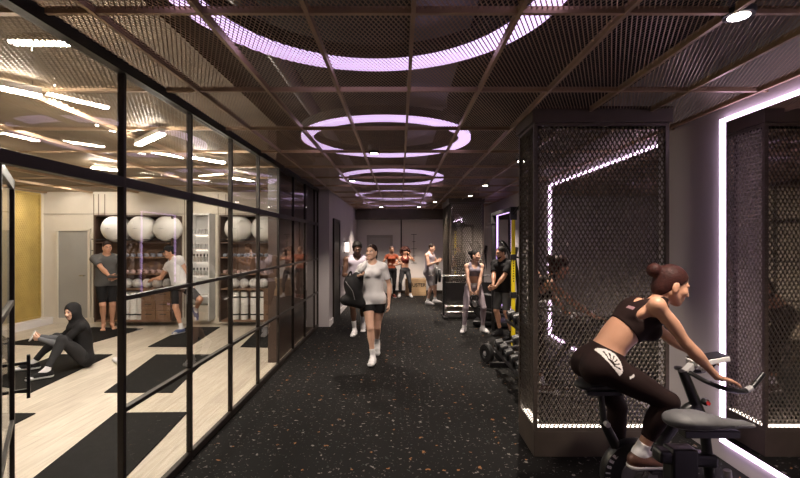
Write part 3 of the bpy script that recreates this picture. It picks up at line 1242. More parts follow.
MB().box(-7.17, -7.12, SY - .05, SY, .1, 1.98).box(-6.5, -6.45, SY - .05, SY, .1, 1.98).box(-7.12, -6.5, SY - .05, SY, 1.93, 1.98).build('door_frame', M['cream'], o)
MB().tube([(-6.57, SY - .07, 1.0), (-6.65, SY - .07, 1.0)], .01, 8).box(-6.58, -6.56, SY - .07, SY - .025, .99, 1.01).build('handle', M['chrome'], o)
# gold mesh screen on the studio's left wall
o = empty('gold_screen', (SX + .03, 7.6, .14), 'tall gold mesh screen on the left wall of the studio', 'wall screen')
MB().box(SX, SX + .02, 5.6, SY - .12, .16, 2.68).build('backing', M['gold'], o)
expanded_metal('mesh_sheet', (SX + .03, 5.62, .18), (0, 3.44, 0), (0, 0, 2.48), .05, .09, .012, .006, M['gold'], o)
fr = MB()
for y in (5.6, SY - .14):
    fr.box(SX, SX + .05, y - .02, y + .02, .16, 2.68)
fr.box(SX, SX + .05, 5.6, SY - .14, .14, .18).box(SX, SX + .05, 5.6, SY - .14, 2.66, 2.70)
fr.build('frame', M['gold'], o, bevel=.003)
# joints between the studio's wall panels
gr = MB()
for x in (-6.40, -6.30, -6.17, -4.50, -4.33, -3.80, -3.64, -2.42, -2.1):
    gr.box(x - .006, x + .006, SY - .012, SY + .01, .12, 2.7)
gr.box(SX, -1.86, SY - .012, SY + .01, 2.28, 2.29)
tag(gr.build('trim_4', mat('panel_joint', (.25, .21, .17), .7, 0, .1)), kind='structure')

# stretch-guide marks painted on the walls
def guide(x, y, z0, z1, m, label):
    g = MB().box(x - .008, x + .008, y - .006, y, z0, z1)
    k = 0
    z = z1
    while z > z0 - .01:
        w = .09 if k % 2 == 0 else .05
        g.box(x - w, x + w, y - .006, y, z - .008, z + .008)
        z -= (z1 - z0) / 4
        k += 1
    tag(g.build('wall_marking', m), label, 'wall marking')


guide(-6.36, SY, 1.28, 1.76, M['ink'], 'black stretch height marks painted on the cream studio wall beside the grey door')
guide(.46, BY, 1.0, 1.95, M['ink'], 'black ladder shaped height marks painted on the far white wall above the box')

# ------------------------------------------------------------------ lights of the place and added corridor downlights
def ring(cx, cy, label, R0=.86):
    o = empty('ring_light', (cx, cy, 2.80), label, 'ring light', 'lilac ring lights above the corridor')
    MB().rring((cx, cy, 0), R0 - .068, R0 + .068, 2.845, 2.93).build('housing', M['black'], o)
    MB().rring((cx, cy, 0), R0 - .062, R0 + .062, 2.815, 2.845).build('diffuser', M['led_ring'], o)
    for k in range(4):
        q = PI / 4 + k * PI / 2
        MB().tube([(cx + R0 * math.cos(q), cy + R0 * math.sin(q), 2.93), (cx + R0 * math.cos(q), cy + R0 * math.sin(q), 3.41)], .004, 6).build('suspension_wire', M['chrome'], o)


for cy, lb in ((-.98, 'lilac ring light above the corridor behind the viewpoint'), (1.95, 'nearest and largest lilac ring light, cut off by the top of the photo'),
               (4.88, 'lilac ring light above the walking woman, second from the viewer'), (7.8, 'third lilac ring light along the corridor ceiling'),
               (10.65, 'fourth lilac ring light along the corridor ceiling'), (12.9, 'farthest lilac ring light near the end of the corridor')):
    ring(-.15, cy, lb, .86)


def downlight(x, y, label, power=60, z=2.735, spot=110, col=(1, .86, .72)):
    o = empty('downlight', (x, y, z), label, 'downlight', 'round ceiling downlights')
    MB().lathe([(.045, .0), (.062, .0), (.066, .012), (.066, .10), (.045, .10), (.045, .0)], (x, y, z - .01), (0, 0, 1), 28).build('trim_ring', M['black'], o, smooth=40)
    MB().lathe([(.0, .0), (.043, .0), (.043, .01), (0, .01)], (x, y, z - .012), (0, 0, 1), 24).build('lens', M['led_spot'], o)
    l = bpy.data.lights.new('downlight_lamp', 'SPOT')
    l.energy = power * 4
    l.spot_size = math.radians(spot)
    l.spot_blend = .6
    l.shadow_soft_size = .04
    l.color = col
    lo = bpy.data.objects.new('downlight_lamp', l)
    COL.objects.link(lo)
    lo.location = (0, 0, -.03)
    lo.parent = o


for x, y, lb, p in ((1.54, 2.0, 'round downlight in the mesh ceiling above the cyclist', 60), (1.55, 8.0, 'nearer of two small downlights beyond the mesh column', 70),
                    (1.56, 9.8, 'farther of two small downlights beyond the mesh column', 60), (1.54, 5.6, 'downlight hidden behind the mesh column', 60),
                    (-.55, 12.9, 'left downlight washing the far wall', 70), (.55, 12.9, 'middle downlight washing the far wall', 70), (.9, 11.3, 'downlight above the man in the grey tank top', 60),
                    (-.3, 5.1, 'added downlight in the corridor lighting the walking woman from the front', 36), (-.8, 7.4, 'added downlight in the corridor brightening the man in the lilac tank top', 55),  # both lamps added to brighten her face and the man behind her
                    (-.55, -.6, 'downlight in the corridor behind the viewpoint', 60)):
    downlight(x, y, lb, p)

# studio strip lights
SL = [(47, 94, 108, 108), (-20, 84, 28, 94), (2, 133, 38, 141), (60, 141, 104, 147), (138, 145, 162, 134), (100, 126, 122, 133), (142, 173, 159, 175),
      (194, 158, 224, 163), (150, 152, 185, 158), (3, 160, 24, 163), (95, 168, 120, 171), (60, 181, 90, 184), (200, 176, 222, 174), (18, 43, 62, 44), (-60, 110, -20, 120), (215, 186, 232, 188),
      (232, 178, 250, 181), (120, 185, 140, 187), (-150, 140, -100, 147), (-200, 90, -120, 100)]
STRIPS = []
for i, (xa, ya, xb, yb) in enumerate(SL):
    zz = 3.0 if i == 13 else (2.66 if i % 3 == 1 else 2.80 + .08 * (i % 2))
    a, b = at(xa, ya, (zz - CH) * FPX / (HZ - ya)), at(xb, yb, (zz - CH) * FPX / (HZ - yb))
    if a.y > 8.9 or b.y > 8.9 or min(a.x, b.x) < SX + .1:
        m_ = (a + b) / 2
        sh_ = V(max(0, SX + .5 - m_.x), min(0, 8.4 - m_.y), 0)
        a, b = a + sh_, b + sh_
    dd = (b - a)
    L_ = min(max(dd.length, .36), .9)
    dd.normalize()
    STRIPS.append(((a + b) / 2, dd * L_ / 2))
STRIPS.sort(key=lambda q: q[0].y)
for i, (m_, dd) in enumerate(STRIPS):
    a, b = m_ - dd, m_ + dd
    o = empty('strip_light', m_, 'warm white strip light under the studio ceiling, %s counted from the viewer toward the shelves' % ORD[i], 'strip light', 'strip lights of the studio ceiling')
    MB().beam(a + V(0, 0, .03), b + V(0, 0, .03), .064, .045).build('housing', M['cream'], o, bevel=.004)
    MB().beam(a, b, .055, .012).build('diffuser', M['led_warm'], o)
    for t in (.12, .88):
        p = a.lerp(b, t)
        MB().tube([p + V(0, 0, .05), V(p.x, p.y, 3.31)], .004, 6).build('suspension_wire', M['chrome'], o)

# wall lamp at the corridor's far left
o = empty('wall_lamp', (-1.42, 11.2, 1.5), 'glowing white wall lamp on the left wall behind the man in the tank top', 'wall lamp')
MB().box(-1.42, -1.40, 11.15, 11.25, 1.42, 1.72).build('back_plate', M['black'], o, bevel=.004)
MB().lathe([(.0, 0), (.05, 0), (.05, .24), (0, .24)], (-1.35, 11.2, 1.45), (0, 0, 1), 20).build('shade', mat('lamp_shade_glow', (.9, .85, .8), .5, 0, 0, emit=(1, .85, .75), strength=5), o)

# ------------------------------------------------------------------ mirrors with light frames on the right wall
def light_mirror(y0, y1, z0, z1, label, w=.018, m=None):
    o = empty('lit_mirror', (RX, (y0 + y1) / 2, z0), label, 'mirror')
    MB().box(RX - .012, RX - .002, y0 + w, y1 - w, z0 + w, z1 - w).build('mirror_glass', M['darkmirror'], o)
    f = MB()
    f.box(RX - .03, RX - .004, y0, y0 + w, z0, z1).box(RX - .03, RX - .004, y1 - w, y1, z0, z1)
    f.box(RX - .03, RX - .004, y0 + w, y1 - w, z0, z0 + w).box(RX - .03, RX - .004, y0 + w, y1 - w, z1 - w, z1)
    f.build('light_strip', m or M['led_line'], o)


light_mirror(-.3, 3.43, .15, 2.65, 'large mirror framed by a glowing lilac light strip beside the cyclist')
light_mirror(9.85, 11.35, .15, 2.40, 'smaller lilac lit mirror on the right wall behind the trainer', .03, M['led_purple'])

# ------------------------------------------------------------------ columns clad in mesh over mirror
def mesh_column(x0, x1, y0, y1, label, cell=(.036, .064), sw=.0066, zt=2.77):
    o = empty('mesh_column', ((x0 + x1) / 2, (y0 + y1) / 2, 0), label, 'column')
    e = .055
    MB().box(x0, x1, y0, y1, 0, .205).build('plinth', M['bronze'], o, bevel=.004)
    MB().box(x0 - .02, x1 + .02, y0 - .02, y1 + .02, 2.645, zt).build('header', M['bronze'], o, bevel=.004)
    MB().box(x0 + e, x1 - e, y0 + e, y1 - e, .205, 2.645).build('mirror_core', M['darkmirror'], o)
    c = MB()
    for x in (x0 + .014, x1 - .014):
        for y in (y0 + .014, y1 - .014):
            c.box(x - .014, x + .014, y - .014, y + .014, .205, 2.645)
    for z in (.205, 2.62):
        c.box(x0 + .028, x1 - .028, y0, y0 + .02, z, z + .022).box(x0 + .028, x1 - .028, y1 - .02, y1, z, z + .022)
        c.box(x0, x0 + .02, y0 + .028, y1 - .028, z, z + .022).box(x1 - .02, x1, y0 + .028, y1 - .028, z, z + .022)
    c.build('corner_frame', M['bronze'], o)
    h = 2.645 - .205
    for O, U in (((x0, y0 + .008, .205), (x1 - x0, 0, 0)), ((x0, y1 - .008, .205), (x1 - x0, 0, 0)), ((x0 + .008, y0, .205), (0, y1 - y0, 0)), ((x1 - .008, y0, .205), (0, y1 - y0, 0))):
        expanded_metal('mesh_panel', O, U, (0, 0, h), cell[0], cell[1], sw, .006, M['cagemesh'], o, .0015)
    l = MB()
    a, b = .02, .046
    l.box(x0 + a, x1 - a, y0 + a, y0 + b, .205, .220).box(x0 + a, x1 - a, y1 - b, y1 - a, .205, .220)
    l.box(x0 + a, x0 + b, y0 + b, y1 - b, .205, .220).box(x1 - b, x1 - a, y0 + b, y1 - b, .205, .220)
    l.build('light_strip', M['led_base'], o)
    return o


mesh_column(1.06, 2.13, 3.48, 3.93, 'square column clad in dark expanded metal over mirror behind the cyclist')
mesh_column(1.19, 2.02, 10.6, 12.2, 'distant dark mesh clad mirror column behind the woman with the kettlebell', (.05, .09), .010)
# ------------------------------------------------------------------ exercise mats (near-left, near-right, far-right, far-left corners)
def floor_mat(nl, nr, fr, fl, label):
    c = [V(x, y, 0) for x, y in (nl, nr, fr, fl)]
    m = MB()
    n = 4
    for z in (.0, .012):
        pass
    vs = [p + V(0, 0, .0) for p in c] + [p + V(0, 0, .012) for p in c]
    m.add(vs, [(0, 1, 2, 3), (4, 5, 6, 7), (0, 1, 5, 4), (1, 2, 6, 5), (2, 3, 7, 6), (3, 0, 4, 7)])
    tag(m.build('exercise_mat', M['matte_black'], bevel=.005), label, 'mat', 'black mats on the studio floor')


floor_mat((-2.57, 2.75), (-1.93, 2.78), (-2.11, 4.38), (-2.82, 4.36), 'nearest black exercise mat on the pale floor beside the glass wall')
floor_mat((-3.33, 4.95), (-2.56, 4.95), (-2.83, 6.62), (-3.67, 6.62), 'black exercise mat just beyond the nearest mat, in the middle of the studio floor')
floor_mat((-4.08, 7.12), (-3.4, 7.1), (-3.58, 8.75), (-4.24, 8.78), 'black exercise mat at the feet of the man in the white tee')
floor_mat((-4.97, 4.9), (-4.15, 4.95), (-4.33, 6.63), (-5.15, 6.63), 'black exercise mat under the seated woman in the headscarf')
floor_mat((-6.62, 7.3), (-5.2, 7.1), (-5.02, 8.6), (-6.1, 8.75), 'wide black mat on the floor at the feet of the man in grey')
floor_mat((-4.1, 2.8), (-3.5, 2.85), (-3.6, 4.35), (-4.25, 4.35), 'black exercise mat at the left edge of the photo beyond the open door')
floor_mat((-2.58, 7.1), (-1.95, 7.05), (-2.13, 8.72), (-2.78, 8.78), 'black exercise mat below the right hand shelf unit')

# ------------------------------------------------------------------ studio shelf units
FY = 8.80           # front of the shelves


def shelf_unit(x0, x1, label, drawers):
    o = empty('shelf_unit', ((x0 + x1) / 2, 9.0, .1), label, 'shelving')
    MB().box(x0, x1, SY - .03, SY - .005, .1, 2.24).build('back_panel', M['walnut'], o)
    for x in (x0, x1 - .03):
        MB().box(x, x + .03, FY, SY - .03, .1, 2.24).build('side_panel', M['brownwall'], o, bevel=.002)
    MB().box(x0 + .03, x1 - .03, FY, SY - .03, 2.21, 2.24).build('top_panel', M['brownwall'], o, bevel=.002)
    MB().box(x0 + .03, x1 - .03, FY + .02, SY - .03, .1, .13).build('bottom_panel', M['walnut'], o)
    for z, m in ((1.70, 'brownwall'), (1.40, 'walnut'), (1.07, 'walnut'), (.765, 'walnut')):
        MB().box(x0 + .03, x1 - .03, FY + .01, SY - .03, z - .028, z).build('shelf', M[m], o, bevel=.002)
    MB().tube([(x0 + .03, FY - .0, 1.745), (x1 - .03, FY - .0, 1.745)], .008, 8).build('ball_rail', M['black'], o)
    dx0, dx1, nc, nr = drawers
    wd, hd = (dx1 - dx0) / nc, (.735 - .13) / nr
    for i in range(nc):
        for j in range(nr):
            d = MB().box(dx0 + i * wd + .004, dx0 + (i + 1) * wd - .004, FY + .015, SY - .04, .132 + j * hd + .003, .132 + (j + 1) * hd - .003).build('drawer', M['walnut'], o, bevel=.003)
            cx, cz = dx0 + (i + .5) * wd, .132 + (j + .6) * hd
            MB().box(cx - .06, cx + .06, FY - .005, FY + .015, cz - .006, cz + .006).build('handle', M['black'], d)
    return o


shelf_unit(-6.12, -4.55, 'left walnut shelf unit holding three big white balls behind the two men', (-5.19, -4.6, 2, 3))
shelf_unit(-3.62, -2.44, 'right walnut shelf unit holding two big white balls', (-2.74, -2.48, 1, 3))
PROTO = {}


def put(key, make, loc, label, cat, group):
    """first call moves the made thing, later calls copy it"""
    if key not in PROTO:
        o = make()
        PROTO[key] = o
    else:
        o = copy_tree(PROTO[key])
    o.location = loc
    return tag(o, label, cat, group)


def mk_ball():
    m = MB().ball((0, 0, .27), .27, 40)
    r = empty('exercise_ball', (0, 0, 0), 'x', 'ball')
    m.build('shell', M['ball'], r, smooth=80)
    MB().lathe([(0, 0), (.011, 0), (.011, .012), (0, .012)], (0, -.262, .27), (0, -1, 0), 12).build('plug', M['greylt'], r)
    t = MB().box(-.05, .05, -.273, -.266, .262, .266)
    t.build('printed_line', M['greypl'], r)
    return r


for i, px in enumerate((118.5, 144.3, 169.5)):
    put('ball', mk_ball, (at(px, 0, 8.98).x, 8.92, 1.70), ('left', 'middle', 'right')[i] + ' big white exercise ball of three on top of the left shelf unit', 'ball', 'exercise balls on the left shelf unit')
for i, px in enumerate((239.7, 266.0)):
    put('ball', mk_ball, (at(px, 0, 8.98).x, 8.92, 1.70), ('left', 'right')[i] + ' big white exercise ball of two on top of the right shelf unit', 'ball', 'exercise balls on the right shelf unit')


def mk_med():
    r = empty('medicine_ball', (0, 0, 0), 'x', 'ball')
    MB().ball((0, 0, .098), .098, 28).build('shell', M['medball'], r, smooth=80)
    s_ = MB()
    for q in (0, PI / 2):
        pts = [(.0985 * math.cos(a) * math.cos(q), .0985 * math.cos(a) * math.sin(q), .098 + .0985 * math.sin(a)) for a in [2 * PI * k / 32 for k in range(32)]]
        MB().tube(pts, .0022, 6, closed=True).build('seam', M['greypl'], r)
    return r


for i in range(5):
    put('med', mk_med, (at(127.5 + 10 * i, 0, 8.93).x, 8.93, .765), ORD[i] + ' pale medicine ball from the left on the left shelf unit', 'ball', 'medicine balls on the left shelf unit')
for i in range(5):
    put('med', mk_med, (at(234.8 + 9.6 * i, 0, 8.93).x, 8.93, .765), ORD[i] + ' pale medicine ball from the left on the right shelf unit', 'ball', 'medicine balls on the right shelf unit')


def mk_roll():
    r = empty('rolled_mat', (0, 0, 0), 'x', 'rolled mat')
    pts = []
    m = MB()
    m.lathe([(.0, 0), (.07, 0), (.074, .01), (.074, .55), (.07, .56), (.0, .56)], (0, 0, 0), (0, 0, 1), 28)
    m.build('roll', M['ball'], r, smooth=40)
    sp = []
    for k in range(60):
        a = k * .35
        sp.append(((.006 + .001 * k) * math.cos(a), (.006 + .001 * k) * math.sin(a), .561))
    MB().tube(sp, .0018, 4).build('spiral_edge', M['greypl'], r)
    for z in (.09, .44):
        MB().lathe([(.070, 0), (.077, 0), (.077, .03), (.070, .03)], (0, 0, z), (0, 0, 1), 28).build('strap', M['black'], r, smooth=40)
    return r


for i, px in enumerate((126.5, 133.6, 140.7, 148.2)):
    put('roll', mk_roll, (at(px, 0, 8.95).x, 8.95, .13), ORD[i] + ' white rolled mat from the left standing in the left shelf unit', 'rolled mat', 'rolled mats in the left shelf unit')
for i, px in enumerate((235.7, 244.5, 254.3, 262.9)):
    put('roll', mk_roll, (at(px, 0, 8.95).x, 8.95, .13), ORD[i] + ' white rolled mat from the left standing in the right shelf unit', 'rolled mat', 'rolled mats in the right shelf unit')


def mk_hand_weight(col):
    def f():
        r = empty('hand_weight', (0, 0, 0), 'x', 'weight')
        MB().tube([(0, -.06, .035), (0, .06, .035)], .013, 12).build('grip', M['chrome'], r)
        for y in (-1, 1):
            MB().lathe([(.0, 0), (.028, 0), (.035, .008), (.035, .042), (.028, .05), (0, .05)], (0, y * .06, .035), (0, y, 0), 8).build('head', col, r)
        return r
    return f


bl = mat('blue_grey_vinyl', (.22, .24, .30), .5, 0, .08, 20)
pk = mat('dusty_pink_vinyl', (.45, .30, .28), .5, 0, .08, 20)
for sd, x0, x1, cnt in (('left', -5.62, -4.68, 8), ('right', -3.52, -2.56, 8)):
    for z, key, cl, nm, dy in ((1.40, 'hwb', bl, 'blue grey', .0), (1.07, 'hwp', pk, 'dusty pink', .0)):
        for i in range(cnt - (nm == 'dusty pink')):
            put(key, mk_hand_weight(cl), (x0 + (x1 - x0) * i / (cnt - 1), 8.93, z), '%s %s hand weight from the left on the %s shelf unit' % (ORD[i], nm, sd), 'weight', '%s hand weights on the %s shelf unit' % (nm, sd))

# lit white display shelf with bottles between the two units
x0, x1 = -4.27, -3.86
o = empty('display_shelf', (-4.06, 9.0, .1), 'narrow white lit shelf of bottles and cups between the shelf units', 'shelving')
MB().box(x0, x1, SY - .02, SY - .005, .1, 2.28).build('back_panel', M['whitepl'], o)
for x in (x0, x1 - .025):
    MB().box(x, x + .025, 8.9, SY - .02, .1, 2.28).build('side_panel', M['whitepl'], o, bevel=.002)
MB().box(x0 + .025, x1 - .025, 8.9, SY - .02, 2.25, 2.28).build('top_panel', M['whitepl'], o)
DZ = (1.86, 1.56, 1.30, 1.02, .62)
for z in DZ:
    h_ = MB().box(x0 + .025, x1 - .025, 8.9, SY - .02, z - .022, z).build('shelf', M['whitepl'], o)
    MB().box(x0 + .03, x1 - .03, SY - .05, SY - .03, z - .030, z - .022).build('light_strip', M['led_base'], h_)
MB().box(x0 + .03, x1 - .03, 8.905, SY - .03, .12, .42).build('drawer', M['cream'], o, bevel=.003)
MB().box(x0 + .03, x1 - .03, 8.92, SY - .03, .45, .56).build('drawer_box', M['greydoor'], o, bevel=.003)


def mk_bottle():
    r = empty('bottle', (0, 0, 0), 'x', 'bottle')
    MB().lathe([(0, 0), (.027, 0), (.029, .01), (.029, .085), (.014, .105), (.014, .115), (0, .115)], (0, 0, 0), (0, 0, 1), 18).build('body', M['greydoor'], r, smooth=40)
    MB().lathe([(0, 0), (.018, 0), (.018, .045), (0, .05)], (0, 0, .11), (0, 0, 1), 14).build('cap', M['black'], r, smooth=40)
    return r


def mk_cup():
    r = empty('cup', (0, 0, 0), 'x', 'cup')
    MB().lathe([(0, 0), (.024, 0), (.033, .10), (.030, .10), (.022, .008), (0, .008)], (0, 0, 0), (0, 0, 1), 18).build('body', M['greylt'], r, smooth=40)
    MB().tube(bez((.03, 0, .08), (.065, 0, .05), (.027, 0, .025), 8), .005, 6).build('handle', M['greylt'], r)
    return r


for j, z in enumerate(DZ[:4]):
    for i in range(5):
        X = x0 + .065 + i * .07
        if j < 2:
            put('cup', mk_cup, (X, 8.98, z), '%s pale cup from the left on the %s tier of the display shelf' % (ORD[i], ('top', 'second')[j]), 'cup', 'cups on the display shelf')
        else:
            put('bottle', mk_bottle, (X, 8.98, z), '%s black capped bottle from the left on the %s tier of the display shelf' % (ORD[i], ('third', 'fourth')[j - 2]), 'bottle', 'bottles on the display shelf')

# ------------------------------------------------------------------ plyometric box at the far end
o = empty('jump_box', (.49, 14.2, 0), 'plywood jump box with black lettering standing by the far white wall', 'box')
b = MB()
bx0, bx1, by0, by1, bz = .17, .83, 13.95, 14.5, .52
b.box(bx0, bx1, by0, by0 + .02, 0, bz).build('front_panel', M['ply'], o, bevel=.002)
MB().box(bx0, bx1, by1 - .02, by1, 0, bz).build('back_panel', M['ply'], o, bevel=.002)
for x in (bx0, bx1 - .02):
    MB().box(x, x + .02, by0 + .02, by1 - .02, 0, bz).build('side_panel', M['ply'], o, bevel=.002)
MB().box(bx0 + .02, bx1 - .02, by0 + .02, by1 - .02, bz - .02, bz).build('top_panel', M['ply'], o, bevel=.002)
text_mesh('lettering', 'USTER', .15, M['ink'], o, Matrix.Translation((.60, by0 - .003, .33)) @ Matrix.Rotation(PI / 2, 4, 'X'), .001, .003)

# ------------------------------------------------------------------ indoor cycle (local: X forward, crank at the origin, ground at z = 0)
def make_bike(label, seat_z, seat_m, seat_side, lever=False):
    r = empty('exercise_bike', (0, 0, 0), label, 'exercise bike')
    cz = .315
    h = MB()
    h.lathe([(.0, -.045), (.16, -.045), (.196, -.035), (.205, -.02), (.205, .02), (.196, .035), (.16, .045), (.0, .045)], (.0, 0, cz), (0, 1, 0), 48)
    hs = h.build('drive_housing', M['black'], r, smooth=35)
    MB().lathe([(.09, 0), (.105, 0), (.105, .012), (.09, .012)], (0, -.044, cz), (0, -1, 0), 32).build('housing_ring', M['greypl'], hs, smooth=35)
    # brand letters along the rim
    word = 'KEISER'
    for i, chx in enumerate(word):
        a = math.radians(195 - i * 11)
        R_ = .184
        mt = Matrix.Translation((R_ * math.cos(a), -.047, cz + R_ * math.sin(a))) @ Matrix.Rotation(PI / 2, 4, 'X') @ Matrix.Rotation(a - PI / 2, 4, 'Z')
        text_mesh('lettering', chx, .034, M['whitepl'], hs, mt, .0008, .002)
    # frame
    top = seat_z - .06
    sx = -.205
    MB().tube([(-.095, 0, cz + .12), (sx + .015, 0, top - .16)], [.032, .026], 14).build('seat_tube', M['black'], r, smooth=40)
    sp = MB().tube([(sx + .022, 0, top - .19), (sx, 0, top)], .018, 12).build('seat_post', M['blackrub'], r, smooth=40)
    MB().tube([(sx + .016, -.03, top - .16), (sx + .016, -.06, top - .16)], .016, 10).build('post_knob', M['greylt'], sp)
    MB().beam((sx - .09, 0, top + .012), (sx + .12, 0, top + .012), .045, .028).build('seat_slider', M['black'], r, bevel=.004)
    # saddle: wide rear, narrow nose
    prof = [(-.135, .048, .004), (-.115, .070, .010), (-.06, .070, .009), (0, .05, .002), (.06, .034, -.004), (.12, .025, -.007), (.145, .017, -.012)]
    P = []
    for a_, b_ in zip(prof[:-1], prof[1:]):
        P.append(Cap((sx + .03 + a_[0], 0, top + .052 + a_[2]), (sx + .03 + b_[0], 0, top + .052 + b_[2]), a_[1], b_[1], (0, 0, 1), .42, k=.012))
    sz = top + .048

    def pt(Q):
        return (Q[:, 2] < sz + .001).astype(np.int32)
    blob('saddle', P, .005, [seat_m, seat_side], r, paint=pt)
    # front beam, head post and handlebar
    MB().tube(smooth_path([(.06, 0, cz + .03), (.17, 0, .52), (.30, 0, .68), (.375, 0, .72)], 6), .034, 14).build('front_beam', M['black'], r, smooth=40)
    MB().tube([(.40, 0, .64), (.285, 0, .93)], [.034, .028], 14).build('head_post', M['black'], r, smooth=40)
    k = MB().lathe([(0, 0), (.012, 0), (.02, .01), (.02, .035), (.012, .045), (0, .045)], (.385, -.03, .76), (0, -1, 0), 14).build('resistance_knob', M['black'], r, smooth=40)
    MB().lathe([(0, 0), (.011, 0), (.011, .008), (0, .008)], (.385, -.076, .76), (0, -1, 0), 14).build('knob_cap', M['red'], k)
    for y in (-1, 1):
        b_ = MB().tube(smooth_path([(.31, .03 * y, .925), (.335, .14 * y, .905), (.40, .20 * y, .885), (.50, .19 * y, .868), (.555, .18 * y, .885), (.635, .165 * y, .96)], 6), .0135, 12)
        b_.build('handlebar', M['black'], r, smooth=40)
        MB().tube([(.555, .18 * y, .885), (.52, .187 * y, .873)], .0155, 12).build('grip_end', M['greylt'], r)
    # console on a bracket
    c = V(.435, 0, .995)
    n = V(-.17, 0, .985)
    u = V(.985, 0, .17)
    cs = MB().obox(c, u * .10, V(0, .055, 0), n * .016).build('console', M['whitepl'], r, bevel=.006)
    MB().obox(c + n * .014, u * .094, V(0, .05, 0), n * .008).build('screen', M['black'], cs)
    MB().beam((.30, 0, .92), (.37, 0, .985), .05, .03).build('console_bracket', M['greylt'], r, bevel=.004)
    # crank and pedals
    MB().lathe([(0, 0), (.032, 0), (.032, .02), (.012, .03), (0, .03)], (0, -.047, cz), (0, -1, 0), 24).build('crank_hub', M['greypl'], r, smooth=40)
    for y, dx, dz in ((-1, .035, .092), (1, -.035, -.092)):
        MB().beam((0, .085 * y, cz), (dx * 1.1, .09 * y, cz + dz), .016, .028).build('crank_arm', M['chrome'], r, bevel=.003)
        MB().obox((dx * 1.1 + .01, .14 * y, cz + dz), (.05, 0, 0), (0, .042, 0), (0, 0, .011)).build('pedal', M['black'], r, bevel=.004)
    # base
    MB().tube([(-.03, 0, cz - .1), (-.30, 0, .06)], .032, 12).build('rear_strut', M['black'], r, smooth=40)
    MB().tube([(.03, 0, cz - .1), (.50, 0, .06)], .032, 12).build('front_strut', M['black'], r, smooth=40)
    for x in (-.30, .50):
        f = MB().tube([(x, -.27, .05), (x, .27, .05)], .026, 12).build('foot_bar', M['black'], r, smooth=40)
        for y in (-.25, .25):
            MB().lathe([(0, 0), (.022, 0), (.022, .03), (0, .03)], (x, y, 0), (0, 0, 1), 12).build('rubber_foot', M['blackrub'], f)
    if lever:
        lv = MB().beam((-.30, -.0, seat_z - .36), (-.30, 0, seat_z - .10), .10, .07).build('seat_lever_body', M['black'], r, bevel=.01)
        MB().tube([(-.165, -.06, seat_z - .16), (-.155, -.06, seat_z - .23)], .013, 12).build('lever_grip', M['greylt'], lv, smooth=40)
        MB().beam((sx - .19, 0, seat_z - .13), (-.17, 0, seat_z - .15), .06, .05).build('seat_clamp', M['black'], r, bevel=.012)
    return r


BIKE = V(1.41, 2.64, 0)
b1 = make_bike('black exercise bike ridden by the woman in dark leggings', .845, M['blackrub'], M['black'])
b1.location = BIKE
b2 = make_bike('nearest exercise bike with a grey saddle, mostly below the bottom of the photo', 1.02, mat('saddle_grey', (.07, .068, .071), .6, 0, .08, 9), mat('saddle_shell', (.20, .197, .20), .55, 0, .06, 9), True)
b2.location = (1.37, 1.68, 0)

# ------------------------------------------------------------------ free-weight corner at the right
def dumbbell(c, axis, rad, plates, half, label, group=None, grip=.016):
    capm = 'black' if group else 'greypl'
    axis = Vector(axis).normalized()
    r = empty('dumbbell', V(c[0], c[1], c[2] - rad), label, 'dumbbell', group)
    c = Vector(c)
    MB().tube([c - axis * half, c + axis * half], grip, 14).build('handle', M['greypl'], r, smooth=40)
    for s_ in (-1, 1):
        hd = MB().lathe([(0, 0), (rad * .9, 0), (rad, .01), (rad, plates - .01), (rad * .9, plates), (rad * .5, plates), (rad * .46, plates - .008), (0, plates - .008)], c + axis * s_ * half, axis * s_, 32).build('weight_head', M['black'], r, smooth=35)
        MB().lathe([(0, 0), (rad * .26, 0), (rad * .26, .008), (0, .008)], c + axis * s_ * (half + plates - .006), axis * s_, 20).build('end_cap', M[capm], hd, smooth=35)
    return r


dumbbell((1.33, 6.25, .135), (.90, .42, 0), .135, .075, .08, 'large round black dumbbell lying on the rubber floor left of the dumbbell rack')
rk = empty('dumbbell_rack', (1.45, 5.3, 0), 'low black two tier dumbbell rack beside the mesh column', 'rack')
for y in (4.45, 6.0):
    u_ = MB()
    u_.beam((1.62, y, 0), (1.78, y, .82), .05, .06, (0, 1, 0))
    u_.build('upright', M['black'], rk, bevel=.004)
    MB().beam((1.22, y, .03), (1.85, y, .03), .06, .06, (0, 1, 0)).build('foot', M['black'], rk, bevel=.004)
for z, x in ((.27, 1.44), (.66, 1.60)):
    for dx in (-.13, .13):
        MB().beam((x + dx, 4.4, z + dx * .25), (x + dx, 6.05, z + dx * .25), .05, .035).build('shelf_rail', M['black'], rk, bevel=.003)
for j, (z, x) in enumerate(((.27, 1.44), (.66, 1.60))):
    for i in range(6):
        dumbbell((x, 4.55 + i * .265, z + .017 + .075), (1, 0, .25), .072, .10, .065, '%s black dumbbell from the near end on the %s tier of the rack' % (ORD[i], ('lower', 'upper')[j]), 'dumbbells on the black rack')

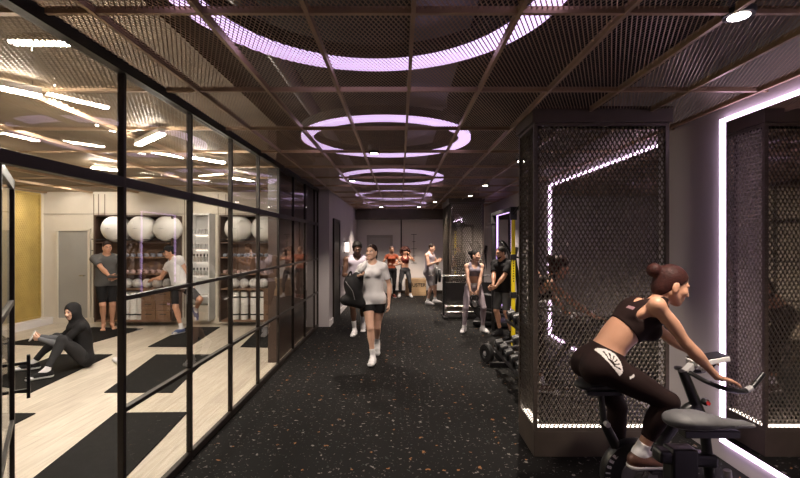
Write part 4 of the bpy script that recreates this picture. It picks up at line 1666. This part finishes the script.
# functional trainer with yellow uprights
rg = empty('cable_rack', (1.95, 7.0, 0), 'black training rack with a bright yellow upright in front of the trainer', 'rack')
for x, y, m in ((1.80, 7.0, 'yellow'), (2.36, 7.0, 'black'), (1.80, 7.9 + .6, 'black')):
    u_ = MB().box(x - .028, x + .028, y - .028, y + .028, .0, 2.05).build('upright', M[m], rg, bevel=.004)
    ho = MB()
    for k in range(9):
        z = 1.08 + k * .04
        ho.lathe([(0, 0), (.011, 0), (.011, .002), (0, .002)], (x, y - .0285, z), (0, -1, 0), 10)
    ho.build('hole_pattern', M['black'], u_)['kind'] = 'stuff'
    MB().box(x - .05, x + .05, y - .05, y + .05, 2.05, 2.25).build('post_head', M['black'], rg, bevel=.006)
MB().box(1.75, 2.41, 6.97, 7.03, 2.2, 2.26).build('top_beam', M['black'], rg, bevel=.004)
MB().box(1.77, 1.83, 7.03, 8.5, 2.2, 2.26).build('side_beam', M['black'], rg, bevel=.004)
MB().tube(smooth_path([(1.80, 6.95, 2.15), (1.86, 6.8, 2.26), (2.0, 6.75, 2.30), (2.2, 6.8, 2.26)], 6), .02, 10).build('pull_up_bar', M['black'], rg, smooth=40)
for z in (1.46, .86):
    MB().box(1.755, 1.845, 6.955, 7.045, z - .045, z + .045).build('pulley_carriage', M['black'], rg, bevel=.005)
    MB().tube([(1.84, 6.93, z), (1.98, 6.86, z - .02)], .015, 10).build('carriage_handle', M['black'], rg, smooth=40)
MB().box(1.70, 2.42, 6.9, 7.1, 0, .05).build('base_plate', M['black'], rg, bevel=.006)

# bench with a barbell in front of the distant column
bk = empty('barbell_stand', (1.55, 10.0, 0), 'dark storage stand with steel rails carrying a barbell behind the kettlebell woman', 'rack')
for x in (1.0, 2.15):
    MB().box(x - .035, x + .035, 9.95, 10.02, 0, .92).build('upright', M['black'], bk, bevel=.004)
    MB().box(x - .05, x + .05, 9.62, 10.3, 0, .05).build('foot', M['black'], bk, bevel=.004)
    MB().beam((x, 9.93, .86), (x, 9.86, .93), .05, .03).build('bar_hook', M['black'], bk)
MB().box(1.04, 2.11, 10.02, 10.06, .30, .78).build('back_panel', mat('dark_gloss_panel', (.02, .018, .018), .2, 0, .1), bk, bevel=.003)
for z in (.28, .15):
    MB().tube([(1.0, 9.72, z), (2.15, 9.72, z)], .018, 10).build('steel_rail', M['chrome'], bk, smooth=40)
    MB().box(1.03, 2.12, 9.74, 10.0, z - .03, z - .01).build('tray', M['black'], bk)
for x in (1.0, 2.15):
    MB().beam((x, 9.72, .03), (x, 9.72, .32), .04, .04, (0, 1, 0)).build('rail_post', M['chrome'], bk)
bb = empty('barbell', (1.5, 9.9, .9), 'long steel barbell with black plates resting on the dark stand', 'barbell')
MB().tube([(.66, 9.88, .945), (2.46, 9.88, .945)], .0145, 12).build('bar', M['chrome'], bb, smooth=40)
for x, rr in ((.78, .19), (.86, .15), (2.28, .15), (2.36, .19)):
    MB().lathe([(.02, 0), (rr, 0), (rr, .05), (rr * .8, .05), (rr * .78, .04), (.02, .04)], (x, 9.88, .945), (1, 0, 0), 32).build('plate', M['black'], bb, smooth=35)

# cross trainers behind the trainer
def cross_trainer(label):
    r = empty('cross_trainer', (0, 0, 0), label, 'cross trainer', 'cross trainers by the right wall')
    MB().box(-.25, .25, -.6, .6, .03, .12).build('base', M['black'], r, bevel=.02)
    MB().lathe([(0, -.06), (.25, -.06), (.28, -.03), (.28, .03), (.25, .06), (0, .06)], (0, .35, .38), (1, 0, 0), 32).build('flywheel_cover', M['black'], r, smooth=35)
    MB().tube(smooth_path([(0, -.2, .1), (0, -.28, .7), (0, -.2, 1.35)], 6), .04, 12).build('mast', M['black'], r, smooth=40)
    cs = MB().obox((0, -.22, 1.48), (.16, 0, 0), (0, .03, .01), (0, -.03, .12)).build('console', M['black'], r, bevel=.01)
    MB().obox((0, -.19, 1.49), (.12, 0, 0), (0, .002, .0), (0, -.02, .08)).build('screen', M['greypl'], cs)
    for s_ in (-1, 1):
        MB().tube(smooth_path([(.24 * s_, .1, .45), (.26 * s_, -.15, 1.0), (.28 * s_, -.12, 1.4), (.27 * s_, .0, 1.66), (.2 * s_, .08, 1.72)], 6), .022, 10).build('swing_arm', M['black'], r, smooth=40)
        MB().obox((.16 * s_, .2, .28), (.075, 0, 0), (0, .2, .03), (0, 0, .02)).build('foot_plate', M['blackrub'], r, bevel=.01)
        MB().beam((.16 * s_, .5, .36), (.16 * s_, -.1, .3), .05, .05).build('pedal_rail', M['black'], r)
    return r


c1 = cross_trainer('nearer black cross trainer with curved arms behind the trainer')
c1.location = (2.1, 8.85, 0)
c1.rotation_euler.z = 1.25
c2 = copy_tree(c1)
c2.location = (2.05, 10.05 + .0, 0) if False else (2.3, 12.9, 0)
c2['label'] = 'farther black cross trainer against the right wall near the far end'
# ------------------------------------------------------------------ people
def skin(name, c):
    return mat(name, c, .48, 0, .06, 9, .03, 150)


def cloth(name, c, rough=.8, bump=.12):
    return mat(name, c, rough, 0, .10, 7, bump, 260, spec=.18)


S_TAN = skin('tan_skin', (.50, .26, .165))
S_FAIR = skin('fair_skin', (.60, .36, .26))
S_DARK = skin('deep_brown_skin', (.105, .052, .033))
S_BROWN = skin('brown_skin', (.20, .095, .055))
H_RED = mat('auburn_hair', (.030, .0075, .006), .62, 0, .35, 60, .3, 90, spec=.2)
H_BLACK = mat('black_hair', (.012, .010, .009), .62, 0, .3, 60, .3, 90, spec=.2)
H_BROWN = mat('brown_hair', (.020, .010, .0075), .62, 0, .3, 60, .3, 90, spec=.2)
H_CURL = mat('curly_auburn_hair', (.035, .010, .007), .55, 0, .4, 60, .5, 90, spec=.2)
C_WHITE = cloth('white_cotton', (.66, .64, .65))
C_BLACK = cloth('black_cotton', (.013, .012, .013))
C_MAROON = cloth('dark_maroon_knit', (.014, .0055, .0048), .8)
C_CHAR = cloth('charcoal_cotton', (.055, .053, .056))
C_GREY = cloth('grey_cotton', (.085, .083, .082))
C_LGREY = cloth('light_grey_cotton', (.34, .32, .33))
C_LILAC = cloth('lilac_white_cotton', (.52, .46, .54))
C_LAV = cloth('lavender_grey_knit', (.40, .335, .375), .65)
C_BRA = cloth('lilac_grey_knit', (.22, .19, .23), .65)
C_ORANGE = cloth('burnt_orange_knit', (.17, .035, .014))
C_RUST = cloth('rust_knit', (.09, .016, .012))
C_SOLE = mat('shoe_sole_white', (.62, .60, .60), .5, 0, .05, 20)
C_BROWN = mat('brown_shoe', (.075, .028, .018), .5, 0, .3, 30)
C_BLUE = mat('blue_shoe', (.06, .085, .20), .5, 0, .2, 30)
PRINT = mat('white_print', (.62, .58, .56), .6, 0, .04, 20)


def feet(p, sock=None, shoe=None, sole=None, top=.14):
    for sg in (-1, 1):
        if sock:
            p.sock(sock, sg, top)
        if shoe:
            p.shoe(shoe, sole or shoe, sg)


# the cyclist -----------------------------------------------------------------
cy = Person((1, 0), .95, 'f', (1.195, 2.62, .985), pitch=54, hips=26, head=(-4, 20), h=.0048, hk=1.04)
cy.lk = .87
wr_r, wr_l = at(717, 377, 2.44), at(716, 371, 2.80)
cy.sh[1] = at(657, 305, 2.46)
cy.arm(1, wr_r, (-.4, -.25, -1), (1, .0, -.28), (0, 0, -1), 9, 4, 22)
cy.arm(-1, wr_l, (-.1, .35, -1), (1, .0, -.25), (0, 0, -1), 9, 4, 22)
cy.leg(1, (1.36, 2.50, .505), (.9, -.30, .3), (1, -.04, 0), -2)
cy.leg(-1, (1.37, 2.76, .325), (.85, .25, .35), (1, .04, 0), 8)
cy.body('woman with auburn bun, maroon crop top and dark leggings riding the exercise bike', S_TAN)
cy.hair('bun', H_RED)


def hip_print(P):
    """white half-flower printed on the hip and thin white lines on the leg"""
    cx, cz = 1.178, 1.018
    x, z = P[:, 0] - cx, P[:, 2] - cz
    a, b = x * .80 + z * .60, -x * .60 + z * .80        # a: across to the front, b: along the flat edge
    r = np.sqrt(a * a + (b * .82) ** 2)
    th = np.degrees(np.arctan2(b, a))
    m = (P[:, 1] < 2.60) & (a > -.004) & (r < .060)
    petal = (np.abs(((th + 90) % 26) - 13) < 8.5) & (r > .022)
    rim = (r > .050) | (a < .006)
    out = (m & (petal | rim)).astype(np.int32)
    q = cy.kn[1].lerp(cy.an[1], .42)
    d = (cy.an[1] - cy.kn[1]).normalized()
    w = P - np.array(q + V(.020, 0, 0))
    al = w @ A(d)
    pe = np.linalg.norm((w - np.outer(al, A(d)))[:, [0, 2]], axis=1)
    out |= ((P[:, 1] < cy.kn[1].y + .02) & (np.abs(al) < .03) & (pe < .0065)).astype(np.int32)
    q = V(1.285, 0, .955)
    out |= ((P[:, 1] < 2.56) & (np.abs((P[:, 0] - q.x) * .5 - (P[:, 2] - q.z)) < .006) & (np.abs(P[:, 0] - q.x) < .016)).astype(np.int32)
    return out


cy.pants([C_MAROON, PRINT], 'leggings', 1.70, None, .10, paint=hip_print)


def bra_mark(P):
    q = cy.P2 + cy.cf[2] * .02 - cy.cf[1] * .085 + cy.cf[0] * .05
    w = P - np.array(q)
    return ((np.abs(w @ A(cy.cf[2])) < .011) & (np.abs(w @ A(cy.cf[1])) < .03) & (np.abs(w @ A(cy.cf[0])) < .035) & (((w @ A(cy.cf[2])) * 90 % 1) < 2)).astype(np.int32)


cy.bra([C_MAROON, mat('pink_print', (.30, .17, .19), .6, 0, .05, 20)], low=-.075, paint=bra_mark)
feet(cy, C_WHITE, C_BROWN, C_SOLE, .07)

# the woman walking -------------------------------------------------------------
wa = Person((0, -1), .985, 'f', at(373.5, 297.5, 6.32), pitch=2, roll=2, head=(-24, -3), h=.0055)
wa.arm(1, at(358.5, 276, 6.07), (-.7, .5, -1), (.7, -.3, .25), (.2, -.3, 1), 35)
wa.arm(-1, at(389, 303, 6.28), (.6, .5, 0), (0, -.1, -1), (-1, 0, 0), 22)
wa.leg(1, (-.38, 6.15, .092), (.1, -1, 0), (-.1, -1, 0), -4)
wa.leg(-1, (-.35, 6.67, .20), (0, -1, .2), (.1, -1, 0), 42)
wa.body('smiling woman in white tee and black shorts walking down the corridor with a black bag', S_FAIR)
wa.hair('pony', H_BROWN)
wa.pants(C_BLACK, 'shorts', .43, .010, .06)
wa.tee(C_WHITE, hem=-.085, sleeve=.62, loose=.015)
feet(wa, C_WHITE, C_WHITE, C_SOLE, .12)
# her bag and towel
c = at(353.5, 290, 6.12)
P = [Ell(c, (V(.92, 0, .38), V(0, 1, 0), V(-.38, 0, .92)), (.115, .10, .22), k=.05), Cap(c + V(-.11, 0, -.14), c + V(.10, 0, -.19), .075, .07, k=.05),
     Ell(c + V(.06, 0, .13), (V(1, 0, .2), V(0, 1, 0), V(0, 0, 1)), (.075, .075, .12), k=.05)]
bag = blob('duffel_bag', P, .008, cloth('black_nylon', (.016, .015, .016), .5))
tag(bag, 'slouchy black duffel bag carried at the side of the woman in the white tee', 'bag')
MB().tube(smooth_path([c + V(-.09, -.02, .16), c + V(-.03, -.05, .26), wa.el[1] + V(.03, -.06, .02), c + V(.12, -.04, .24), c + V(.13, -.02, .13)], 8), .012, 8).build('carry_strap', M['black'], bag, smooth=50)
MB().tube([c + V(-.10, -.10, .13), c + V(.0, -.118, .0), c + V(.03, -.12, -.12)], .004, 6).build('zip', M['greypl'], bag)
t0 = at(362.5, 268, 6.0)
P = [Ell(t0, (V(.7, 0, .7), V(0, 1, 0), V(-.7, 0, .7)), (.075, .03, .045), k=.02), Ell(t0 + V(.015, -.01, .045), (V(.6, 0, .8), V(0, 1, 0), V(-.8, 0, .6)), (.07, .024, .03), k=.02)]
tag(blob('towel', P, .007, C_WHITE), 'small white folded towel held in the right hand of the walking woman', 'towel')

# the man behind her ------------------------------------------------------------
mn = Person((.12, -1), 1.01, 'm', at(357, 0, 8.15) * 1 + V(0, 0, -(at(357, 0, 8.15).z) + .935), pitch=4, head=(4, 22), h=.007)
mn.arm(1, at(352.5, 277, 7.86), (-.6, .3, -1), (.8, -.3, .2), (.3, .6, .3), 35)
mn.arm(-1, at(362, 276, 7.86), (.6, .3, -1), (-.8, -.3, .2), (-.3, .6, .3), 35)
mn.leg(1, at(354.5, 0, 8.05).xy.to_3d() + V(0, 0, .095), (0, -1, 0), (-.1, -1, 0))
mn.leg(-1, at(363, 0, 8.5).xy.to_3d() + V(0, 0, .13), (0, -1, 0), (.1, -1, 0), 22)
mn.body('man in pale lilac tank top and black shorts looking down behind the walking woman', S_DARK)
mn.hair('afro', H_BLACK)
mn.pants(C_BLACK, 'shorts', .88, .016, .07)
mn.tee(C_LILAC, 'tank_top', -.06, None, .010, strap=True)
feet(mn, C_WHITE, C_WHITE, C_SOLE, .17)
ph = MB().obox(((mn.wr[1] + V(.8, -.3, .2).normalized() * .09 + mn.wr[-1] + V(-.8, -.3, .2).normalized() * .09) / 2), (.036, 0, 0), (0, .008, .07), (0, .004, -.001)).build('phone', M['black'], bevel=.004)
tag(ph, 'black phone held in both hands of the man in the lilac tank top', 'phone')


def ground(px, Y, z):
    p = at(px, 0, Y)
    return V(p.x, Y, z)


# far group ---------------------------------------------------------------------
og = Person((.1, -1), .925, 'f', ground(391.5, 13.4, .855), pitch=0, head=(20, 5), h=.009)
og.arm(1, ground(388, 13.15, 1.02), (-1, .3, -.5), (.7, -.4, .2), None, 30)
og.arm(-1, ground(396.5, 13.2, 1.0), (1, .4, -.4), (-.7, -.4, .2), None, 30)
og.leg(1, ground(389, 13.35, .087))
og.leg(-1, ground(394, 13.5, .087))
og.body('person in burnt orange top and dark leggings standing by the pale far door', S_BROWN)
og.hair('short', H_BROWN)
og.pants(C_BLACK, 'leggings', 1.9, None, .11)
og.tee(C_ORANGE, 'crop_top', .05, .3, .008, extra=False)
feet(og, None, C_RUST, C_SOLE)

cu = Person((.05, -1), .90, 'f', ground(405, 13.7, .815), pitch=0, head=(-6, 8), h=.009)
cu.arm(1, ground(400.5, 13.45, 1.02), (-1, .2, -.5), (.8, -.3, .1), None, 30)
cu.arm(-1, ground(409.5, 13.45, 1.30), (.8, .2, -1), (-.3, -.2, .9), (-1, 0, 0), 30)
cu.leg(1, ground(399.5, 13.65, .085), (-.2, -1, 0))
cu.leg(-1, ground(410.5, 13.65, .085), (.2, -1, 0))
cu.body('woman with big curly auburn hair standing in front of the plywood box', S_TAN)
cu.hair('curly', H_CURL)
cu.pants(C_CHAR, 'leggings', 1.82, None, .11)
cu.bra(C_RUST, low=-.09)
feet(cu, C_WHITE, C_WHITE, C_SOLE, .05)

tk = Person((.85, -.5), .98, 'm', ground(429.5, 12.1, .905), pitch=3, head=(0, 16), h=.008)
tk.arm(1, ground(437, 11.78, 1.17), (.0, -.4, -1), (.9, -.1, .3), None, 30)
tk.arm(-1, ground(438, 11.95, 1.20), (.3, .4, -1), (.9, -.1, .3), None, 30)
tk.leg(1, ground(427.5, 11.98, .092))
tk.leg(-1, ground(435, 12.3, .092))
tk.body('man in light grey tank top and grey shorts reaching toward the distant column', S_FAIR)
tk.hair('short', H_BROWN)
tk.pants(C_LGREY, 'shorts', .92, .018, .06)
tk.tee(C_LILAC, 'tank_top', -.07, None, .010, strap=True)
feet(tk, C_WHITE, C_WHITE, C_SOLE, .08)

# the woman with the kettlebell --------------------------------------------------
kb = Person((.05, -1), .93, 'f', ground(473.5, 8.42, .835), pitch=10, head=(52, 2), h=.006)
kb.arm(1, ground(471.3, 8.10, .685), (-.5, .6, -.2), (.22, -.1, -1), (.2, .9, 0), 38)
kb.arm(-1, ground(476.7, 8.10, .685), (.5, .6, -.2), (-.22, -.1, -1), (-.2, .9, 0), 38)
kb.leg(1, ground(464.2, 8.36, .088), (-.35, -1, 0), (-.4, -1, 0))
kb.leg(-1, ground(482.6, 8.36, .088), (.35, -1, 0), (.4, -1, 0))
kb.body('woman in lilac grey sports bra and pale leggings standing astride holding a kettlebell', S_FAIR)
kb.hair('bun', H_BLACK)


def band(P):
    return ((P - np.array(kb.P0)) @ A(kb.pf[2]) > .035).astype(np.int32)


kb.pants([C_LAV, C_WHITE], 'leggings', 1.88, None, .10, paint=band)
kb.bra(C_BRA, low=-.08)
feet(kb, C_WHITE, C_WHITE, C_SOLE, .05)
kc = V((kb.wr[1].x + kb.wr[-1].x) / 2, kb.wr[1].y - .015, (kb.wr[1].z + kb.wr[-1].z) / 2 - .245)
kt = tag(MB().ball(kc, .083, 28, (1, 1, .95)).lathe([(0, 0), (.055, 0), (.062, .02), (0, .03)], kc - V(0, 0, .083), (0, 0, 1), 24).build('kettlebell', M['black'], smooth=60), 'round black kettlebell hanging from both hands of the woman in pale leggings', 'kettlebell')
MB().tube(smooth_path([kc + V(-.045, 0, .055), kc + V(-.072, 0, .105), kc + V(-.05, 0, .152), kc + V(.05, 0, .152), kc + V(.072, 0, .105), kc + V(.045, 0, .055)], 6), .0145, 10).build('handle', M['black'], kt, smooth=60)
MB().lathe([(0, 0), (.045, 0), (.045, .006), (0, .006)], kc + V(0, -.078, 0), (0, -1, 0), 20).build('badge', M['greypl'], kt)

# the trainer --------------------------------------------------------------------
tr = Person((-.80, -.60), .955, 'm', ground(503.5, 7.9, .885), pitch=4, head=(-14, 9), h=.006)
tr.arm(1, ground(492.8, 7.62, .87), (-.1, .6, -.8), (-.7, -.2, -.45), None, 30)
tr.arm(-1, ground(494.5, 7.55, .90), (.5, -.2, -.8), (-.8, -.1, -.3), None, 30)
tr.leg(1, ground(500, 8.02, .09), None, (-1, -.5, 0))
tr.leg(-1, ground(512, 7.78, .09), None, (-.8, -.8, 0))
tr.body('bearded trainer in black tee and dark grey shorts watching the woman with the kettlebell', S_TAN)
hr_ = tr.hair('short', H_BLACK)
e = tr.hp
cc = tr.sc * .97
Bd = [Cap(e(q * .056, .005, -.04), e(q * .022, .06, -.085), .021 * cc, .02 * cc, k=.02) for q in (-1, 1)] + [Ell(e(0, .062, -.088), tr.hf, (.034 * cc, .032 * cc, .026 * cc), k=.02)]
blob('beard', Bd, .006, H_BLACK, tr.root, cuts=[(e(0, 0, -.066), tr.hf[2] * 1 - tr.hf[1] * .25)])
tr.pants(C_GREY, 'shorts', .93, .014, .06)
tr.tee(C_BLACK, hem=-.08, sleeve=.7, loose=.022)
feet(tr, C_BLACK, C_BLACK, C_BLACK, .06)

# the seated woman ----------------------------------------------------------------
hj = Person((-.80, -.60), .96, 'f', (-4.30, 5.98, .158), pitch=17, hips=-8, head=(42, 12), h=.006)
hj.arm(1, (-4.66, 5.72, .47), (-.2, .4, -1), (-.4, -.55, .1), (.4, -.4, .2), 38)
hj.arm(-1, (-4.56, 5.58, .47), (.5, -.1, -1), (-.75, .0, .1), (-.3, .5, .2), 38)
hj.leg(1, (-4.86, 5.84, .105), (-.1, 0, 1), (-.9, -.5, 0))
hj.leg(-1, (-4.385, 5.46, .105), (-.05, 0, 1), (-.75, -.75, 0))
hj.body('woman in black headscarf and dark sportswear sitting on a mat with her knees up', S_FAIR)
hj.pants(cloth('dark_sport_knit', (.03, .029, .031)), 'leggings', 1.9, None, .1)
hj.tee(C_BLACK, 'long_top', -.10, .75, .012, neck=0, over=False)
for sg in (-1, 1):
    g = '-+'[sg > 0]
    a_, b_, d_ = hj.sh[sg], hj.el[sg], hj.wr[sg]
    hj.wear('sleeve', cloth('slate_grey_knit', (.11, .11, .12)), [(('arm' + g,), ((a_.lerp(b_, .6), a_ - b_),)), (('fore' + g,), ())], .001, .009)
e = hj.hp
cc = hj.sc * .97
Hs = [Ell(e(0, -.016, .03), hj.hf, (.088 * cc, .108 * cc, .103 * cc), k=.03), Ell(e(0, .01, -.03), hj.hf, (.081 * cc, .085 * cc, .095 * cc), k=.03),
      Cap(e(0, -.012, -.04), hj.P3 + V(0, 0, .01), .078 * cc, .088 * cc, k=.05), Ell(hj.P3 - hj.cf[2] * .06 + hj.cf[1] * .015, hj.cf, (.17 * cc, .13 * cc, .10 * cc), k=.05),
      Ell(hj.P2 + hj.cf[1] * .07 + hj.cf[2] * .04, hj.cf, (.11 * cc, .075 * cc, .12 * cc), k=.05)]
blob('headscarf', Hs, .006, C_BLACK, hj.root, subs=[Ell(e(0, .105, -.022), hj.hf, (.058 * cc, .10 * cc, .084 * cc))])
feet(hj, C_WHITE, C_BLACK, C_SOLE, .08)
tag(MB().obox((hj.wr[1] + V(-.4, -.55, .1).normalized() * .1 + hj.wr[-1] + V(-.75, 0, .1).normalized() * .1) / 2 + V(0, 0, .02), V(.03, -.02, .012), V(.015, .02, .06), V(.004, .004, -.002)).build('phone', M['whitepl'], bevel=.004), 'white phone held in the hands of the seated woman', 'phone')
bt = empty('water_bottle', (-4.02, 6.16, .012), 'pale water bottle lying on the mat behind the seated woman', 'bottle')
MB().lathe([(0, 0), (.034, .004), (.036, .02), (.036, .16), (.02, .185), (.02, .20), (0, .2)], (-4.02, 6.2, .049), (.75, -.65, 0), 20).build('body', M['whitepl'], bt, smooth=40)
MB().lathe([(0, 0), (.024, 0), (.024, .03), (0, .03)], V(-4.02, 6.2, .049) + V(.75, -.65, 0).normalized() * .2, (.75, -.65, 0), 16).build('cap', M['greylt'], bt, smooth=40)

# the two men by the shelves --------------------------------------------------------
gy = Person((.62, -.78), 1.01, 'm', ground(106.5, 8.55, .935), pitch=2, head=(12, 10), h=.007)
gy.arm(1, ground(111.5, 8.25, 1.02), (-.8, .1, -.7), (.9, -.1, -.1), None, 30)
gy.arm(-1, ground(116.5, 8.36, 1.02), (.8, .5, -.6), (-.8, -.4, -.1), None, 30)
gy.leg(1, ground(103.5, 8.5, .095))
gy.leg(-1, ground(112, 8.62, .095))
gy.body('barefoot man in grey tee and black shorts standing beside the left shelf unit', S_TAN)
gy.hair('short', H_BROWN)
gy.pants(C_BLACK, 'shorts', .90, .012, .06)
gy.tee(C_GREY, hem=-.08, sleeve=.62, loose=.022)
tb = MB().obox(ground(114, 8.2, 1.055), V(.10, .04, 0), V(-.03, .08, .02), V(0, -.001, .005)).build('tablet', M['black'], bevel=.004)
tag(tb, 'thin black tablet held by the man in the grey tee', 'tablet')

wt = Person((-.55, -.84), .985, 'm', ground(180, 8.32, .895), pitch=10, roll=20, head=(-18, 16), h=.007)
wt.arm(1, ground(153.5, 8.56, .98), (-.2, -.3, -1), (-.8, .5, -.25), (0, 0, -1), 20)
wt.arm(-1, ground(195, 8.42, .82), (1, .4, .2), (.2, -.2, -.9), None, 25)
wt.leg(1, ground(181.5, 8.2, .095), (-.4, -1, 0), (-.4, -1, 0))
wt.leg(-1, ground(196, 8.52, .40), (.7, -.6, .3), (.4, -.4, 0), 55)
wt.body('man in white tee and black cap leaning over to touch a pale medicine ball', S_TAN)
wt.hair('short', H_BLACK)
wt.pants(C_BLACK, 'shorts', .88, .012, .06)
wt.tee(C_WHITE, hem=-.08, sleeve=.35, loose=.022)
feet(wt, C_WHITE, C_BLUE, C_SOLE, .1)
e = wt.hp
cc = wt.sc * .97
cap_ = blob('cap', [Ell(e(0, -.012, .045), wt.hf, (.085 * cc, .104 * cc, .095 * cc), k=.01)], .006, C_BLACK, wt.root, cuts=[(e(0, .0, .05), -wt.hf[2] + wt.hf[1] * .12)])
blob('cap_visor', [Ell(e(0, .10, .045), wt.hf, (.068 * cc, .085 * cc, .012 * cc))], .005, C_BLACK, wt.root, cuts=[(e(0, .07, .04), -wt.hf[1])])
# ------------------------------------------------------------------ camera, world, view
cam = bpy.data.cameras.new('camera')
cam.sensor_width = 36
cam.lens = FPX / 800 * 36
cam.shift_y = 3 / 800
cam.clip_start = .02
co = bpy.data.objects.new('camera', cam)
COL.objects.link(co)
co.location = (0, 0, CH)
co.rotation_euler = (PI / 2, 0, 0)
SC.camera = co
w = bpy.data.worlds.new('world')
w.use_nodes = True
w.node_tree.nodes['Background'].inputs[0].default_value = (.5, .45, .45, 1)
w.node_tree.nodes['Background'].inputs[1].default_value = .02
SC.world = w
SC.view_settings.view_transform = 'Standard'
SC.view_settings.look = 'None'
SC.view_settings.exposure = 0
SC.view_settings.gamma = 1
SC.view_settings.use_curve_mapping = False
SC.cycles.max_bounces = 10
SC.cycles.diffuse_bounces = 4
SC.cycles.glossy_bounces = 6
SC.cycles.transparent_max_bounces = 24
SC.cycles.sample_clamp_indirect = 6
SC.cycles.use_denoising = True
